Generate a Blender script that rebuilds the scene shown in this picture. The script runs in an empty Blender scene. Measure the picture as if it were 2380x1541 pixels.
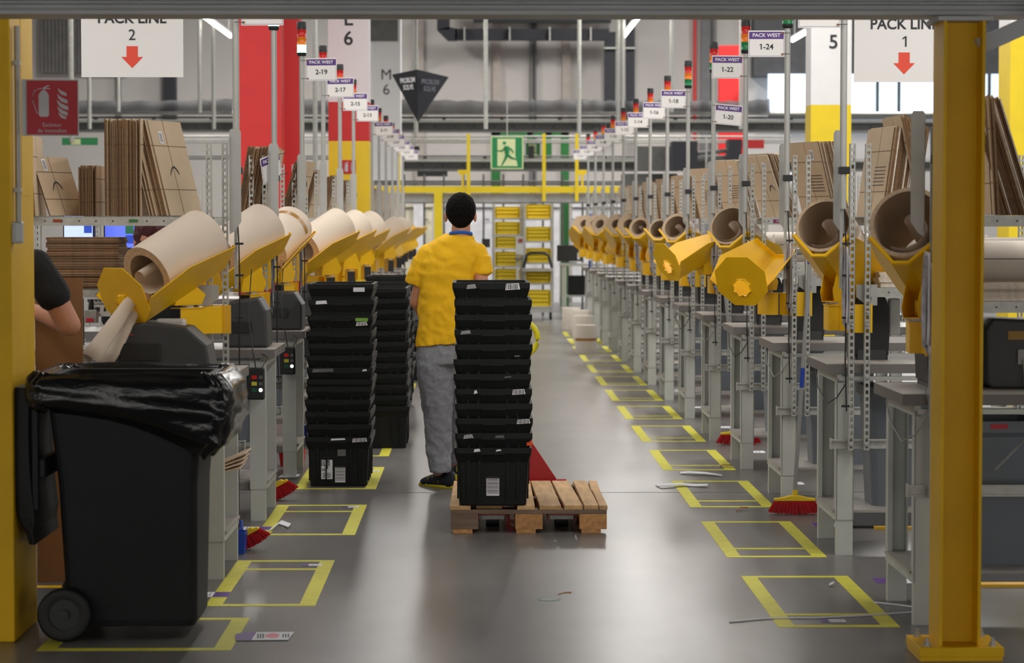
import bpy, bmesh, math, random
from math import sin, cos, pi, radians, sqrt
from mathutils import Vector, Matrix, Euler
random.seed(7)
SC = bpy.context.scene
COL = SC.collection
# ---------------------------------------------------------------- camera, world, light, exposure
FPX = 5620.0
cd = bpy.data.cameras.new('camera'); cam = bpy.data.objects.new('camera', cd); COL.objects.link(cam)
cd.sensor_width = 36; cd.lens = 36*FPX/2380; cd.clip_end = 300
YAW = math.atan((1190-1118)/FPX); PITCH = math.atan((770.5-515)/FPX)
cam.location = (0, 0, 1.6); cam.rotation_euler = (pi/2-PITCH, 0, -YAW)
cd.dof.use_dof = True; cd.dof.focus_distance = 13.0; cd.dof.aperture_fstop = 4.5
SC.camera = cam
RC = Euler(cam.rotation_euler).to_matrix()
def P(px, py, Y):
    """point at depth Y (metres into the hall) seen at that place of the 2380x1541 frame"""
    d = RC @ Vector(((px-1190)/FPX, -(py-770.5)/FPX, -1)); return Vector((0, 0, 1.6)) + d*(Y/d.y)
def F(px, py):
    d = RC @ Vector(((px-1190)/FPX, -(py-770.5)/FPX, -1)); return Vector((0, 0, 1.6)) + d*(-1.6/d.z)
w = bpy.data.worlds.new('world'); SC.world = w; w.use_nodes = True
w.node_tree.nodes['Background'].inputs[0].default_value = (1, .97, .93, 1)
w.node_tree.nodes['Background'].inputs[1].default_value = 1.75
def area(x, y, z, sx, sy, e, col=(1, .97, .93), rot=(0, 0, 0)):
    l = bpy.data.lights.new('hall_light', 'AREA'); l.shape = 'RECTANGLE'; l.size = sx; l.size_y = sy; l.energy = e; l.color = col
    o = bpy.data.objects.new('hall_light', l); o.location = (x, y, z); o.rotation_euler = rot; COL.objects.link(o)
for x in (-7.9, -4.6, 2.63, 5.86, 9.1):
    for y, e in ((7.5, 1.0), (20, 1.0), (32.5, .95)):
        area(x, y, 5.3, .25, 8, 205*e)
for y, e in ((17, 1.0), (31, 1.0)):
    area(-1.0, y, 5.3, .25, 7, 150*e)
for x in (-4.6, 2.63, 8): area(x, 43, 7.4, .4, 5, 620)
area(15.5, 34, 4.2, 22, 1.6, 900, (.8, .9, 1), (0, radians(90), radians(0)))   # daylight from the band of windows on the right
SC.view_settings.view_transform = 'Standard'; SC.view_settings.look = 'None'
SC.view_settings.exposure = 0.0; SC.view_settings.gamma = 1; SC.view_settings.use_curve_mapping = False
# ---------------------------------------------------------------- materials
def lin(c):
    return tuple(((v/255)/12.92 if v/255 <= .04045 else ((v/255+.055)/1.055)**2.4) for v in c)
MATS = {}
def mat(name, rgb, rough=.5, metal=0, var=.12, scale=6, bump=0, bscale=60, emit=0, spec=.5, stretch=None, trans=0, coat=0, rnd=0, rvar=0):
    if name in MATS: return MATS[name]
    m = bpy.data.materials.new(name); m.use_nodes = True; nt = m.node_tree; N = nt.nodes; L = nt.links
    b = N['Principled BSDF']; c = lin(rgb)
    b.inputs['Roughness'].default_value = rough; b.inputs['Metallic'].default_value = metal
    b.inputs['Specular IOR Level'].default_value = spec
    if coat: b.inputs['Coat Weight'].default_value = coat; b.inputs['Coat Roughness'].default_value = .15
    if emit:
        b.inputs['Emission Color'].default_value = (*c, 1); b.inputs['Emission Strength'].default_value = emit
    if trans: b.inputs['Alpha'].default_value = 1-trans
    tc = N.new('ShaderNodeTexCoord'); mp = N.new('ShaderNodeMapping'); L.new(tc.outputs['Object'], mp.inputs[0])
    if stretch: mp.inputs['Scale'].default_value = stretch
    n = N.new('ShaderNodeTexNoise'); n.inputs['Scale'].default_value = scale; n.inputs['Detail'].default_value = 4
    L.new(mp.outputs[0], n.inputs[0])
    cr = N.new('ShaderNodeValToRGB'); L.new(n.outputs[0], cr.inputs[0])
    cr.color_ramp.elements[0].position = .3; cr.color_ramp.elements[1].position = .7
    cr.color_ramp.elements[0].color = (*[v*(1-var) for v in c], 1); cr.color_ramp.elements[1].color = (*[min(1, v*(1+var)) for v in c], 1)
    out = cr.outputs[0]
    if rnd:
        oi = N.new('ShaderNodeObjectInfo'); mr = N.new('ShaderNodeMapRange'); L.new(oi.outputs['Random'], mr.inputs[0])
        mr.inputs[3].default_value = 1-rnd; mr.inputs[4].default_value = 1+rnd*.6
        hs = N.new('ShaderNodeHueSaturation'); L.new(mr.outputs[0], hs.inputs['Value']); L.new(out, hs.inputs['Color']); out = hs.outputs[0]
    L.new(out, b.inputs['Base Color'])
    if rvar:
        mr2 = N.new('ShaderNodeMapRange'); L.new(n.outputs[0], mr2.inputs[0]); mr2.inputs[1].default_value = .3; mr2.inputs[2].default_value = .7
        mr2.inputs[3].default_value = rough-rvar; mr2.inputs[4].default_value = rough+rvar; L.new(mr2.outputs[0], b.inputs['Roughness'])
    if bump:
        n2 = N.new('ShaderNodeTexNoise'); n2.inputs['Scale'].default_value = bscale; n2.inputs['Detail'].default_value = 3
        L.new(mp.outputs[0], n2.inputs[0]); bp = N.new('ShaderNodeBump'); bp.inputs['Strength'].default_value = bump; bp.inputs['Distance'].default_value = .01
        L.new(n2.outputs[0], bp.inputs['Height']); L.new(bp.outputs[0], b.inputs['Normal'])
    MATS[name] = m; return m
ALU = mat('brushed aluminium', (176, 176, 172), .42, .25, .06)
GALV = mat('galvanised steel', (178, 178, 172), .45, .3, .12, 30)
LEGM = mat('grey painted steel', (188, 190, 183), .5, .1, .06)
DKGREY = mat('dark grey steel', (72, 76, 74), .5, .1, .08)
TOPM = mat('grey laminate', (158, 152, 145), .38, 0, .07, 3)
TOPEDGE = mat('grey table edging', (112, 107, 104), .5, 0, .06)
YEL = mat('yellow powder coat', (236, 184, 6), .38, 0, .05, 5, spec=.5)
YELCOL = mat('yellow column paint', (226, 178, 6), .45, 0, .09, 3, spec=.25)
YELFAR = mat('yellow gate paint', (236, 206, 14), .45, 0, .04)
REDP = mat('red column paint', (206, 34, 34), .5, 0, .04)
WHITE = mat('white paint', (235, 234, 236), .6, 0, .02)
CARDW = mat('white sign board', (238, 235, 232), .45, 0, .01)
PURP = mat('purple print', (88, 50, 130), .5, 0, .02)
INK = mat('black print', (38, 40, 46), .6, 0, .02)
WPRINT = mat('white print', (235, 235, 240), .6, 0, .02)
ORED = mat('orange red print', (236, 72, 46), .5, 0, .02)
KRAFT = mat('kraft paper roll', (214, 198, 180), .75, 0, .05, 2, .1, 8)
KRAFTIN = mat('kraft roll end', (182, 158, 130), .8, 0, .15, 60)
KRAFTDK = mat('kraft paper inside', (158, 136, 112), .8, 0, .08)
CARD = mat('cardboard face', (204, 180, 150), .8, 0, .06, 5, rnd=.1)
CEDGE = mat('cardboard edge', (112, 84, 58), .9, 0, .3, 40, rnd=.3, stretch=(1, 1, 3))
CEDGEW = mat('white lined cardboard edge', (206, 196, 182), .9, 0, .2, 40, rnd=.2)
CARDD = mat('brown cardboard', (140, 98, 60), .8, 0, .06, 5)
TOTE = mat('black plastic', (17, 19, 20), .5, 0, .25, 8, .15, 90, spec=.3, rnd=.2)
BLACKP = mat('matt black plastic', (30, 31, 33), .5, 0, .1)
BINM = mat('charcoal bin plastic', (24, 25, 27), .55, 0, .2, 4, .1, 40, spec=.3)
RUB = mat('black rubber', (22, 22, 23), .6, 0, .1)
MACH = mat('charcoal machine housing', (56, 57, 59), .55, 0, .08)
GREYBIN = mat('blue grey plastic', (104, 110, 118), .45, 0, .05)
REDPL = mat('red plastic', (206, 28, 24), .4, 0, .05)
BLUEPL = mat('blue plastic', (24, 66, 168), .4, 0, .05)
BRIST = mat('red bristles', (196, 26, 30), .7, 0, .3, 60, stretch=(8, 8, 1))
BROOMY = mat('yellow plastic', (232, 196, 30), .4, 0, .04)
PAPER = mat('white paper', (226, 226, 230), .7, 0, .03)
CABLE = mat('black cable', (24, 24, 25), .5, 0, .05)
CABLEW = mat('grey cable', (150, 150, 148), .5, 0, .05)
MAGENTA = mat('magenta label', (128, 44, 92), .5, 0, .04)
ORL = mat('rust red label', (150, 62, 34), .5, 0, .04)
GRL = mat('green label', (52, 110, 52), .5, 0, .04)
WOOD = mat('pale pallet wood', (196, 158, 110), .75, 0, .2, 4, .2, 30, stretch=(9, 1.2, 9), rnd=.16)
WOODG = mat('weathered pallet wood', (120, 98, 82), .8, 0, .2, 4, .2, 30, stretch=(1.2, 9, 9), rnd=.12)
WOODB = mat('orange pallet block', (186, 136, 84), .8, 0, .25, 5, .25, 30, stretch=(9, 1, 9), rnd=.16)
JACK = mat('red truck paint', (168, 26, 34), .35, 0, .08)
SHIRT = mat('yellow cotton', (246, 190, 14), .85, 0, .05, 9, .25, 240)
PANTS = mat('grey jersey', (144, 146, 153), .9, 0, .1, 60, .3, 260)
SKIN = mat('skin', (196, 138, 108), .55, 0, .08, 12)
TATTOO = mat('tattooed skin', (110, 84, 74), .55, 0, .5, 60)
HAIR = mat('black hair', (17, 14, 13), .8, 0, .4, 90, .5, 260, spec=.12)
HAIRR = mat('dark red hair', (78, 22, 28), .6, 0, .4, 60, .6, 120, stretch=(1, 1, 6))
SHOE = mat('navy shoe fabric', (28, 32, 44), .7, 0, .2, 30)
SHOEY = mat('yellow shoe trim', (214, 196, 40), .5, 0, .04)
BLKSH = mat('black cotton', (24, 24, 27), .85, 0, .1)
JEANS = mat('dark denim', (40, 46, 60), .85, 0, .1)
LANY = mat('blue lanyard', (20, 96, 190), .6, 0, .04)
TAPE = mat('yellow floor tape', (204, 198, 60), .6, 0, .08, 14)
GREENP = mat('green paint', (36, 104, 48), .5, 0, .04)
GREENS = mat('green sign print', (20, 130, 72), .5, 0, .02)
CREAM = mat('pale luminescent print', (214, 222, 168), .5, 0, .02)
REDS = mat('red sign print', (190, 32, 46), .5, 0, .02)
DUCT = mat('black duct', (38, 40, 48), .6, 0, .06)
MESHM = mat('grey conveyor netting', (74, 74, 76), .8, 0, .3, 3, trans=.35)
CONV = mat('conveyor side steel', (104, 104, 102), .5, .2, .12, 8)
CONVD = mat('dark conveyor steel', (62, 62, 60), .5, .2, .12, 8)
BEAMG = mat('grey beam paint', (186, 187, 189), .5, .1, .08, 3)
TUBEL = mat('lit light tube', (255, 252, 245), emit=9)
def lens(n, rgb, e=0): return mat(n, rgb, .25, 0, .04, emit=e)
L_RED, L_ORG, L_GRN = lens('red lamp lens', (196, 26, 20)), lens('amber lamp lens', (232, 122, 16)), lens('green lamp lens', (16, 122, 66))
L_GLIT = lens('lit green lamp', (170, 255, 215), 3.2); L_OLIT = lens('lit amber lamp', (255, 196, 60), 3)
SCREEN = mat('lit blue screen', (92, 110, 228), .3, emit=.9)
SCREENW = mat('lit pale screen', (170, 186, 250), .3, emit=1.1)
CLEARP = mat('milky plastic', (196, 196, 194), .35, 0, .05)
WINDOW = mat('window daylight', (205, 226, 248), .2, emit=1.5)
MATM = mat('dark floor mat', (58, 56, 56), .8, 0, .2, 80, .5, 70)
CRATE = mat('yellow crate plastic', (255, 220, 40), .5, 0, .03)
CREAMROLL = mat('pale paper roll', (216, 206, 194), .8, 0, .03)
TAPEB = mat('brown packing tape', (166, 120, 58), .35, 0, .04)
PINK = mat('faded pink print', (226, 130, 150), .6, 0, .1)
# ---------------------------------------------------------------- mesh helpers
class MB:
    def __init__(s): s.v = []; s.f = []; s.mi = []; s.sm = []; s.m = 0; s.X = None
    def add(s, vs, fs, smooth=False):
        n = len(s.v)
        s.v += [tuple(s.X @ Vector(v)) if s.X else tuple(v) for v in vs]
        for f in fs: s.f.append(tuple(i+n for i in f)); s.mi.append(s.m); s.sm.append(smooth)
        return s
    def box(s, x0, x1, y0, y1, z0, z1):
        vs = [(x, y, z) for z in (z0, z1) for y in (y0, y1) for x in (x0, x1)]
        return s.add(vs, [(0, 2, 3, 1), (4, 5, 7, 6), (0, 1, 5, 4), (2, 6, 7, 3), (0, 4, 6, 2), (1, 3, 7, 5)])
    def prism(s, pts, d, axis='y', o=0):
        """extrude a 2D outline along axis from o to o+d (outline in the other two axes)"""
        def mk(a, b, t): return {'y': (a, t, b), 'x': (t, a, b), 'z': (a, b, t)}[axis]
        n = len(pts); vs = [mk(a, b, o) for a, b in pts]+[mk(a, b, o+d) for a, b in pts]
        return s.add(vs, [tuple(range(n))[::-1], tuple(range(n, 2*n))]+[(i, (i+1) % n, n+(i+1) % n, n+i) for i in range(n)])
    def tube(s, pts, r, n=8, r2=None, cap=True, smooth=True):
        pts = [Vector(p) for p in pts]; k = len(pts); rings = []; up = Vector((0, 0, 1))
        for i, p in enumerate(pts):
            t = (pts[min(i+1, k-1)]-pts[max(i-1, 0)]).normalized()
            a = t.cross(up)
            if a.length < .05: a = t.cross(Vector((1, 0, 0)))
            a.normalize(); b = t.cross(a)
            rr = r if r2 is None else r+(r2-r)*i/(k-1)
            if isinstance(r, (list, tuple)): rr = r[i]
            rings.append([p+a*(rr*cos(2*pi*j/n))+b*(rr*sin(2*pi*j/n)) for j in range(n)])
        vs = [v for g in rings for v in g]
        fs = [(i*n+j, i*n+(j+1) % n, (i+1)*n+(j+1) % n, (i+1)*n+j) for i in range(k-1) for j in range(n)]
        s.add(vs, fs, smooth)
        if cap: 
            s.add([v for v in rings[0]], [tuple(range(n))[::-1]]); s.add([v for v in rings[-1]], [tuple(range(n))])
        return s
    def loft(s, rings, closed=True, cap=True, smooth=True):
        n = len(rings[0]); k = len(rings); vs = [v for g in rings for v in g]
        fs = [(i*n+j, i*n+(j+1) % n, (i+1)*n+(j+1) % n, (i+1)*n+j) for i in range(k-1) for j in range(n if closed else n-1)]
        s.add(vs, fs, smooth)
        if cap: s.add(rings[0], [tuple(range(n))[::-1]]); s.add(rings[-1], [tuple(range(n))])
        return s
    def lathe(s, prof, n=24, cx=0, cy=0, smooth=True, cap=True):
        rings = [[(cx+r*cos(2*pi*j/n), cy+r*sin(2*pi*j/n), z) for j in range(n)] for r, z in prof]
        return s.loft(rings, cap=cap, smooth=smooth)
    def ell(s, c, r, rot=None, n=16, m=10):
        R = rot or Matrix.Identity(3); c = Vector(c); rings = []
        for i in range(m+1):
            th = pi*(i+.02)/(m+.04)
            rings.append([c+R @ Vector((r[0]*sin(th)*cos(2*pi*j/n), r[1]*sin(th)*sin(2*pi*j/n), -r[2]*cos(th))) for j in range(n)])
        return s.loft(rings)
    def cap(s, a, b, ra, rb, n=12):
        a = Vector(a); b = Vector(b); d = (b-a); L = d.length
        R = d.to_track_quat('Z', 'Y').to_matrix() if L > 1e-6 else Matrix.Identity(3); rings = []
        for i in range(5):
            t = pi/2*i/4; rings.append([a+R @ Vector((ra*sin(t+.02)*cos(2*pi*j/n), ra*sin(t+.02)*sin(2*pi*j/n), -ra*cos(t))) for j in range(n)])
        for i in range(5):
            t = pi/2*(1-i/4); rings.append([b+R @ Vector((rb*sin(t+.02)*cos(2*pi*j/n), rb*sin(t+.02)*sin(2*pi*j/n), rb*cos(t))) for j in range(n)])
        return s.loft(rings)
    def mesh(s, name, mats):
        me = bpy.data.meshes.new(name); me.from_pydata(s.v, [], s.f)
        for m in (mats if isinstance(mats, (list, tuple)) else [mats]): me.materials.append(m)
        me.polygons.foreach_set('material_index', s.mi); me.polygons.foreach_set('use_smooth', s.sm); me.update(); return me
    def build(s, name, mats, parent=None, loc=None, rot=None, bevel=0):
        return obj(name, s.mesh(name, mats), parent, loc, rot, bevel)
def obj(name, me, parent=None, loc=None, rot=None, bevel=0):
    o = bpy.data.objects.new(name, me); COL.objects.link(o)
    if parent: o.parent = parent
    if loc is not None: o.location = loc
    if rot is not None: o.rotation_euler = rot
    if bevel:
        b = o.modifiers.new('bevel', 'BEVEL'); b.width = bevel; b.segments = 2; b.limit_method = 'ANGLE'; b.angle_limit = radians(40)
    return o
def thing(name, label, cat, loc=(0, 0, 0), rz=0, group=None):
    o = bpy.data.objects.new(name, None); COL.objects.link(o); o.location = loc; o.rotation_euler = (0, 0, rz)
    o.empty_display_size = .05; o['label'] = label; o['category'] = cat
    if group: o['group'] = group
    return o
def tag(o, label, cat, group=None):
    o['label'] = label; o['category'] = cat
    if group: o['group'] = group
    return o
def struct(o): o['kind'] = 'structure'; return o
def kids(o): return [c for c in KIDS.get(o.name, [])]
def copy_tree(o, parent=None):
    c = o.copy(); COL.objects.link(c); c.parent = parent
    for ch in o.children: copy_tree(ch, c)
    return c
def dup(root, loc, rz, label, group=None):
    c = copy_tree(root); c.location = loc; c.rotation_euler = (0, 0, rz); c['label'] = label
    if group: c['group'] = group
    return c
TXT = {}
def text_mesh(s, size, m, bold, align):
    c = bpy.data.curves.new('lettering', 'FONT'); c.body = s; c.size = size; c.align_x = align; c.align_y = 'CENTER'; c.extrude = .0004; c.offset = bold
    c.materials.append(m); t = bpy.data.objects.new('t', c); me = bpy.data.meshes.new_from_object(t); bpy.data.objects.remove(t); return me
def text_one(s, size, m, bold):
    """one centred line whose figure 1 gets its flag"""
    me = text_mesh(s, size, m, bold, 'LEFT'); xs = [v.co.x for v in me.vertices]; W = max(xs)
    ref = text_mesh('1', size, m, bold, 'LEFT'); rx = [v.co.x for v in ref.vertices]; ry = [v.co.y for v in ref.vertices]; sw = max(rx)-min(rx); top = max(ry)
    M = MB(); M.v = [tuple(v.co) for v in me.vertices]; M.f = [tuple(p.vertices) for p in me.polygons]; M.mi = [0]*len(M.f); M.sm = [False]*len(M.f)
    for i, ch in enumerate(s):
        if ch == '1':
            r = max(v.co.x for v in text_mesh(s[:i+1], size, m, bold, 'LEFT').vertices); l = r-sw; f = size*.17; h = size*.13
            M.add([(l, top-.0001, z) for z in (.0004,)]+[(l, top-h*.75, .0004), (l-f, top-h*1.7, .0004), (l-f, top-h*.95, .0004)], [(0, 3, 2, 1)])
    M.v = [(x-W/2, y, z) for x, y, z in M.v]; return M.mesh('lettering', [m])
def text(s, size, m, parent, loc, rot=(pi/2, 0, 0), name='lettering', bold=0, align='CENTER', sx=1):
    k = (s, size, m.name, bold, align)
    if k not in TXT and '1' in s and '\n' not in s: TXT[k] = text_one(s, size, m, bold)
    if k not in TXT:
        c = bpy.data.curves.new('lettering', 'FONT'); c.body = s; c.size = size; c.align_x = align; c.align_y = 'CENTER'; c.extrude = .0004; c.offset = bold
        c.materials.append(m); t = bpy.data.objects.new('t', c); me = bpy.data.meshes.new_from_object(t); me.name = 'lettering'
        if not me.materials: me.materials.append(m)
        bpy.data.objects.remove(t); TXT[k] = me
    o = obj(name, TXT[k], parent, loc, rot)
    if sx != 1: o.scale = (sx, 1, 1)
    return o
def ordn(i): return ['first', 'second', 'third', 'fourth', 'fifth', 'sixth', 'seventh', 'eighth', 'ninth', 'tenth', 'eleventh', 'twelfth', 'thirteenth', 'fourteenth', 'fifteenth'][i]
def flat(pts, name, m, parent=None, axis='y', o=0, d=.001): return MB().prism(pts, d, axis, o).build(name, m, parent)
# ---------------------------------------------------------------- hall shell
def floor_material():
    m = bpy.data.materials.new('polished grey concrete'); m.use_nodes = True; nt = m.node_tree; N = nt.nodes; L = nt.links; b = N['Principled BSDF']
    tc = N.new('ShaderNodeTexCoord')
    def noise(sc, det, st=(1, 1, 1)):
        mp = N.new('ShaderNodeMapping'); mp.inputs['Scale'].default_value = st; L.new(tc.outputs['Object'], mp.inputs[0])
        n = N.new('ShaderNodeTexNoise'); n.inputs['Scale'].default_value = sc; n.inputs['Detail'].default_value = det; L.new(mp.outputs[0], n.inputs[0]); return n.outputs[0]
    a = noise(.7, 3); c = noise(5, 3, (1, .35, 1))
    r = N.new('ShaderNodeValToRGB'); L.new(a, r.inputs[0]); e = r.color_ramp.elements
    e[0].position = .2; e[0].color = (*lin((97, 96, 95)), 1); e[1].position = .8; e[1].color = (*lin((120, 116, 112)), 1)
    mx = N.new('ShaderNodeMix'); mx.data_type = 'RGBA'; mx.blend_type = 'OVERLAY'; mx.inputs[0].default_value = .28
    L.new(r.outputs[0], mx.inputs[6]); L.new(c, mx.inputs[7]); L.new(mx.outputs[2], b.inputs['Base Color'])
    mr = N.new('ShaderNodeMapRange'); L.new(c, mr.inputs[0]); mr.inputs[1].default_value = .3; mr.inputs[2].default_value = .7; mr.inputs[3].default_value = .262; mr.inputs[4].default_value = .278
    b.inputs['Roughness'].default_value = .3; b.inputs['Specular IOR Level'].default_value = .52
    
    return m
FLOORM = floor_material()
struct(MB().box(-14, 18, -3, 52, -.1, 0).build('floor', FLOORM))
j = MB()
j.box(-14, 18, 14.22, 14.235, -.001, .0008)
struct(j.build('trim_1', mat('dark floor joint', (78, 75, 72), .8)))
CEIL = mat('ceiling grey', (150, 150, 152), .8)
struct(MB().box(-14, 18, -3, 52, 8.2, 8.3).build('ceiling', CEIL))
BW = mat('back wall panel', (205, 200, 196), .7, 0, .03, .6)
bwall = struct(MB().box(-14, 18, 51, 51.2, 0, 8.2).build('wall_back', BW))
struct(MB().box(-14.2, -14, -3, 52, 0, 8.2).build('wall_left', mat('left wall', (176, 172, 170), .7)))
struct(MB().box(18, 18.2, -3, 52, 0, 8.2).build('wall_right', mat('right wall', (176, 174, 172), .7)))
# pilasters, seams and wall panels of the back wall
WARM = mat('warm grey pilaster', (190, 180, 172), .7); SEAM = mat('dark panel seam', (120, 120, 122), .7)
for px, wd, mm in ((975, 18, WARM), (1155, 18, WARM), (1316, 18, WARM), (1235, 5, SEAM), (1245, 5, SEAM), (1640, 22, SEAM), (1615, 6, MATS['red column paint']), (275, 8, SEAM), (1660, 6, SEAM)):
    p0 = P(px-wd/2, 40, 50.9); p1 = P(px+wd/2, 40, 50.9)
    MB().box(p0.x, p1.x, 50.85, 51, 0, 7).build('pilaster', mm, bwall)
CORR = mat('corrugated dark wall', (120, 118, 116), .7)
q = MB()
x0 = P(95, 60, 50.8).x; x1 = P(300, 60, 50.8).x
for i in range(24): q.box(x0+(x1-x0)*i/24, x0+(x1-x0)*(i+.8)/24, 50.75, 51, P(0, 170, 50.8).z, 8)
c_ = q.build('corrugated_cladding', CORR, bwall); c_['kind'] = 'stuff'
MB().box(P(380, 0, 50.7).x, P(406, 0, 50.7).x, 50.6, 51, 0, 8).build('black_column', DUCT, bwall)
# window band on the right of the back wall
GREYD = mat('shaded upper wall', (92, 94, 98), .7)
a = P(1752, 40, 50.5); b_ = P(2390, 178, 50.5)
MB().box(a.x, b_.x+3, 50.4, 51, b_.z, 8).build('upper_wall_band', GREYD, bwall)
wn = struct(thing('window_1', '', '')); del wn['label']; del wn['category']
a = P(1785, 172, 50.4); b_ = P(2400, 268, 50.4)
MB().box(a.x, b_.x+2, 50.38, 50.4, b_.z, a.z).build('window_pane', WINDOW, wn)
for px in (1880, 2040, 2090, 2300): x = P(px, 200, 50.3).x; MB().box(x-.03, x+.03, 50.3, 50.38, b_.z, a.z).build('window_bar', DKGREY, wn)
MB().box(a.x, b_.x+2, 50.28, 50.38, b_.z-.08, b_.z).build('window_sill', DKGREY, wn)
# ---------------------------------------------------------------- near steel frame: beam and columns
bm_ = thing('steel_beam', 'grey steel beam running across the top of the picture between the yellow columns', 'beam', (0, 9, 2.357))
MB().box(-3.2, 3.4, -.11, .11, 0, .014).build('lower_flange', BEAMG, bm_)
MB().box(-3.2, 3.4, -.006, .006, .014, .186).build('web', BEAMG, bm_)
MB().box(-3.2, 3.4, -.11, .11, .186, .2).build('upper_flange', BEAMG, bm_)
MB().tube([(-3.2, -.03, .05), (3.4, -.03, .05)], .008, 8).build('conduit', BEAMG, bm_)
struct(MB().box(-6, 8, -3, 9.1, 2.557, 2.68).build('trim_2', mat('mezzanine deck', (120, 120, 122), .7)))
yc = thing('steel_column', 'thick yellow column at the left edge with a red extinguisher sign', 'column', (-2.15, 9.4, 0))
MB().box(-.375, .375, -.235, .235, 0, 2.62).build('shaft', YELCOL, yc, bevel=.006)
MB().box(.375, .377, -.02, .16, 1.7, 2.62).build('cover_strip', YELCOL, yc)
rc = thing('steel_column', 'yellow steel H-section column bolted to the floor at the right', 'column', (1.75, 8.86, 0))
MB().box(-.076, -.064, -.1, .1, .05, 2.34).build('flange', YELCOL, rc)
MB().box(.064, .076, -.1, .1, .05, 2.34).build('flange', YELCOL, rc)
MB().box(-.064, .064, -.006, .006, .05, 2.34).build('web', YELCOL, rc)
MB().box(-.155, .155, -.14, .14, .015, .05).build('base_plate', YELCOL, rc, bevel=.003)
MB().box(-.15, .15, -.135, .135, 0, .015).build('grout_plate', YELCOL, rc)
for x in (-.12, .12):
    for y in (-.1, .1):
        b = MB().lathe([(.016, 0), (.016, .004), (.011, .004), (.011, .016), (.006, .016), (.006, .03)], 6, smooth=False).build('anchor_bolt', GALV, rc, (x, y, .05))
MB().box(-.1, .1, -.12, .12, 2.325, 2.34).build('cap_plate', BEAMG, rc)
br = MB(); br.X = Matrix.Translation((.3, 0, 2.32)) @ Matrix.Rotation(radians(-24), 4, 'Y'); br.box(-.25, .45, -.05, .05, -.01, .05); br.build('diagonal_brace', BEAMG, rc)
# conduit, socket box and extinguisher sign on the left column
cp = thing('conduit_pipe', 'thin grey conduit pipe clipped to the left yellow column', 'pipe', (-1.757, 9.22, 0))
MB().tube([(0, 0, 1.6), (0, 0, 2.34)], .011, 10).build('pipe', ALU, cp)
for z in (1.72, 2.2):
    MB().box(-.03, .012, -.013, .013, z-.008, z+.008).build('pipe_clip', ALU, cp)
MB().tube([(-.026, .01, 1.6), (-.026, .01, 2.34)], .004, 6).build('thin_cable', CABLEW, cp)
sb = thing('socket_box', 'light grey electrical box at the lower end of the conduit on the left column', 'box', (-1.765, 9.2, 1.56))
MB().box(-.028, .028, -.02, .02, -.043, .04).build('housing', GALV, sb, bevel=.004)
MB().box(.005, .034, -.034, -.02, -.036, .036).build('clear_cover', CLEARP, sb, bevel=.004)
# extinguisher sign
p = P(117, 250, 9.12)
es = thing('extinguisher_sign', 'red Spanish fire extinguisher sign in an aluminium frame on the left column', 'sign', (p.x, 9.12, p.z), radians(6))
W = .105
MB().box(-W, W, 0, .012, -W, W).build('frame', ALU, es, bevel=.002)
MB().box(-W, -W+.014, -.006, .04, -W, W).build('side_rail', ALU, es)
MB().box(-W+.018, W-.004, -.0015, 0, -W+.004, W-.004).build('red_panel', REDS, es)
SIGNG = mat('sign grey print', (200, 196, 196), .5)
def poly(pts, name, m, par, o, sc=1, ox=0, oz=0): return MB().prism([(ox+x*sc, oz+z*sc) for x, z in pts], .001, 'y', o).build(name, m, par)
def extpic(par, s, ox, oz, o, m):
    body = [(-.1, -.42), (.1, -.42), (.14, -.36), (.14, .18), (.09, .27), (.03, .31), (-.03, .31), (-.09, .27), (-.14, .18), (-.14, -.36)]
    poly(body, 'extinguisher_body', m, par, o, s, ox-.2*s, oz)
    poly([(-.02, .3), (.0, .4), (.14, .46), (.15, .43), (.05, .38), (.18, .37), (.18, .345), (.03, .35), (.03, .3)], 'extinguisher_lever', m, par, o, s, ox-.2*s, oz)
    hose = MB(); hose.tube([(ox+s*(x-.2), o, oz+s*z) for x, z in ((.0, .36), (-.12, .36), (-.24, .3), (-.3, .18), (-.3, .02), (-.24, -.15), (-.19, -.3), (-.17, -.34))], .012*s, 6); hose.build('extinguisher_hose', m, par)
    for dz, k in ((.3, .8), (.12, .95), (-.05, 1.05), (-.22, .95), (-.36, .7)):
        fl = [(-.12*k, .1*k), (.0, .0), (.18*k, -.08*k), (.18*k, -.18*k), (.0, -.12*k), (-.08*k, -.02*k)]
        poly(fl, 'flame', m, par, o, s, ox+.28*s, oz+dz*s)
extpic(es, .135, .003, .022, -.003, SIGNG)
text('Extintor\nde incendios', .0215, SIGNG, es, (.006, -.0025, -.076))
# ---------------------------------------------------------------- columns of the hall
def column(x0, x1, y0, y1, bands, label, name='concrete_column'):
    t = thing(name, label, 'column', ((x0+x1)/2, (y0+y1)/2, 0)); hx = (x1-x0)/2; hy = (y1-y0)/2
    for z0, z1, m in bands: MB().box(-hx, hx, -hy, hy, z0, z1).build('paint_band', m, t)
    return t
Zat = lambda py, Y: P(1118, py, Y).z
def XX(px, Y): return P(px, 515, Y).x
e6 = column(XX(764, 23.8), XX(858, 23.8), 23.8, 24.2, [(0, Zat(328, 23.8), YELFAR), (Zat(328, 23.8), Zat(237, 23.8), REDP), (Zat(237, 23.8), 6, WHITE)], 'white, red and yellow square column marked with a 6 on the left')
text('L\n6', .19, INK, e6, (0, -.203, Zat(68, 23.8)), bold=.003)
ex2 = MB().box(-.07, .07, -.212, -.205, -.067, .067).build('extinguisher_plate', REDS, e6, (.0, 0, Zat(388, 23.8)))
extpic(ex2, .11, 0, 0, -.214, SIGNG)
c5 = column(XX(1883, 23.8), XX(1977, 23.8), 23.8, 24.2, [(0, Zat(243, 23.8), YELFAR), (Zat(243, 23.8), 6, WHITE)], 'white and yellow square column marked 5 on the right')
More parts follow.
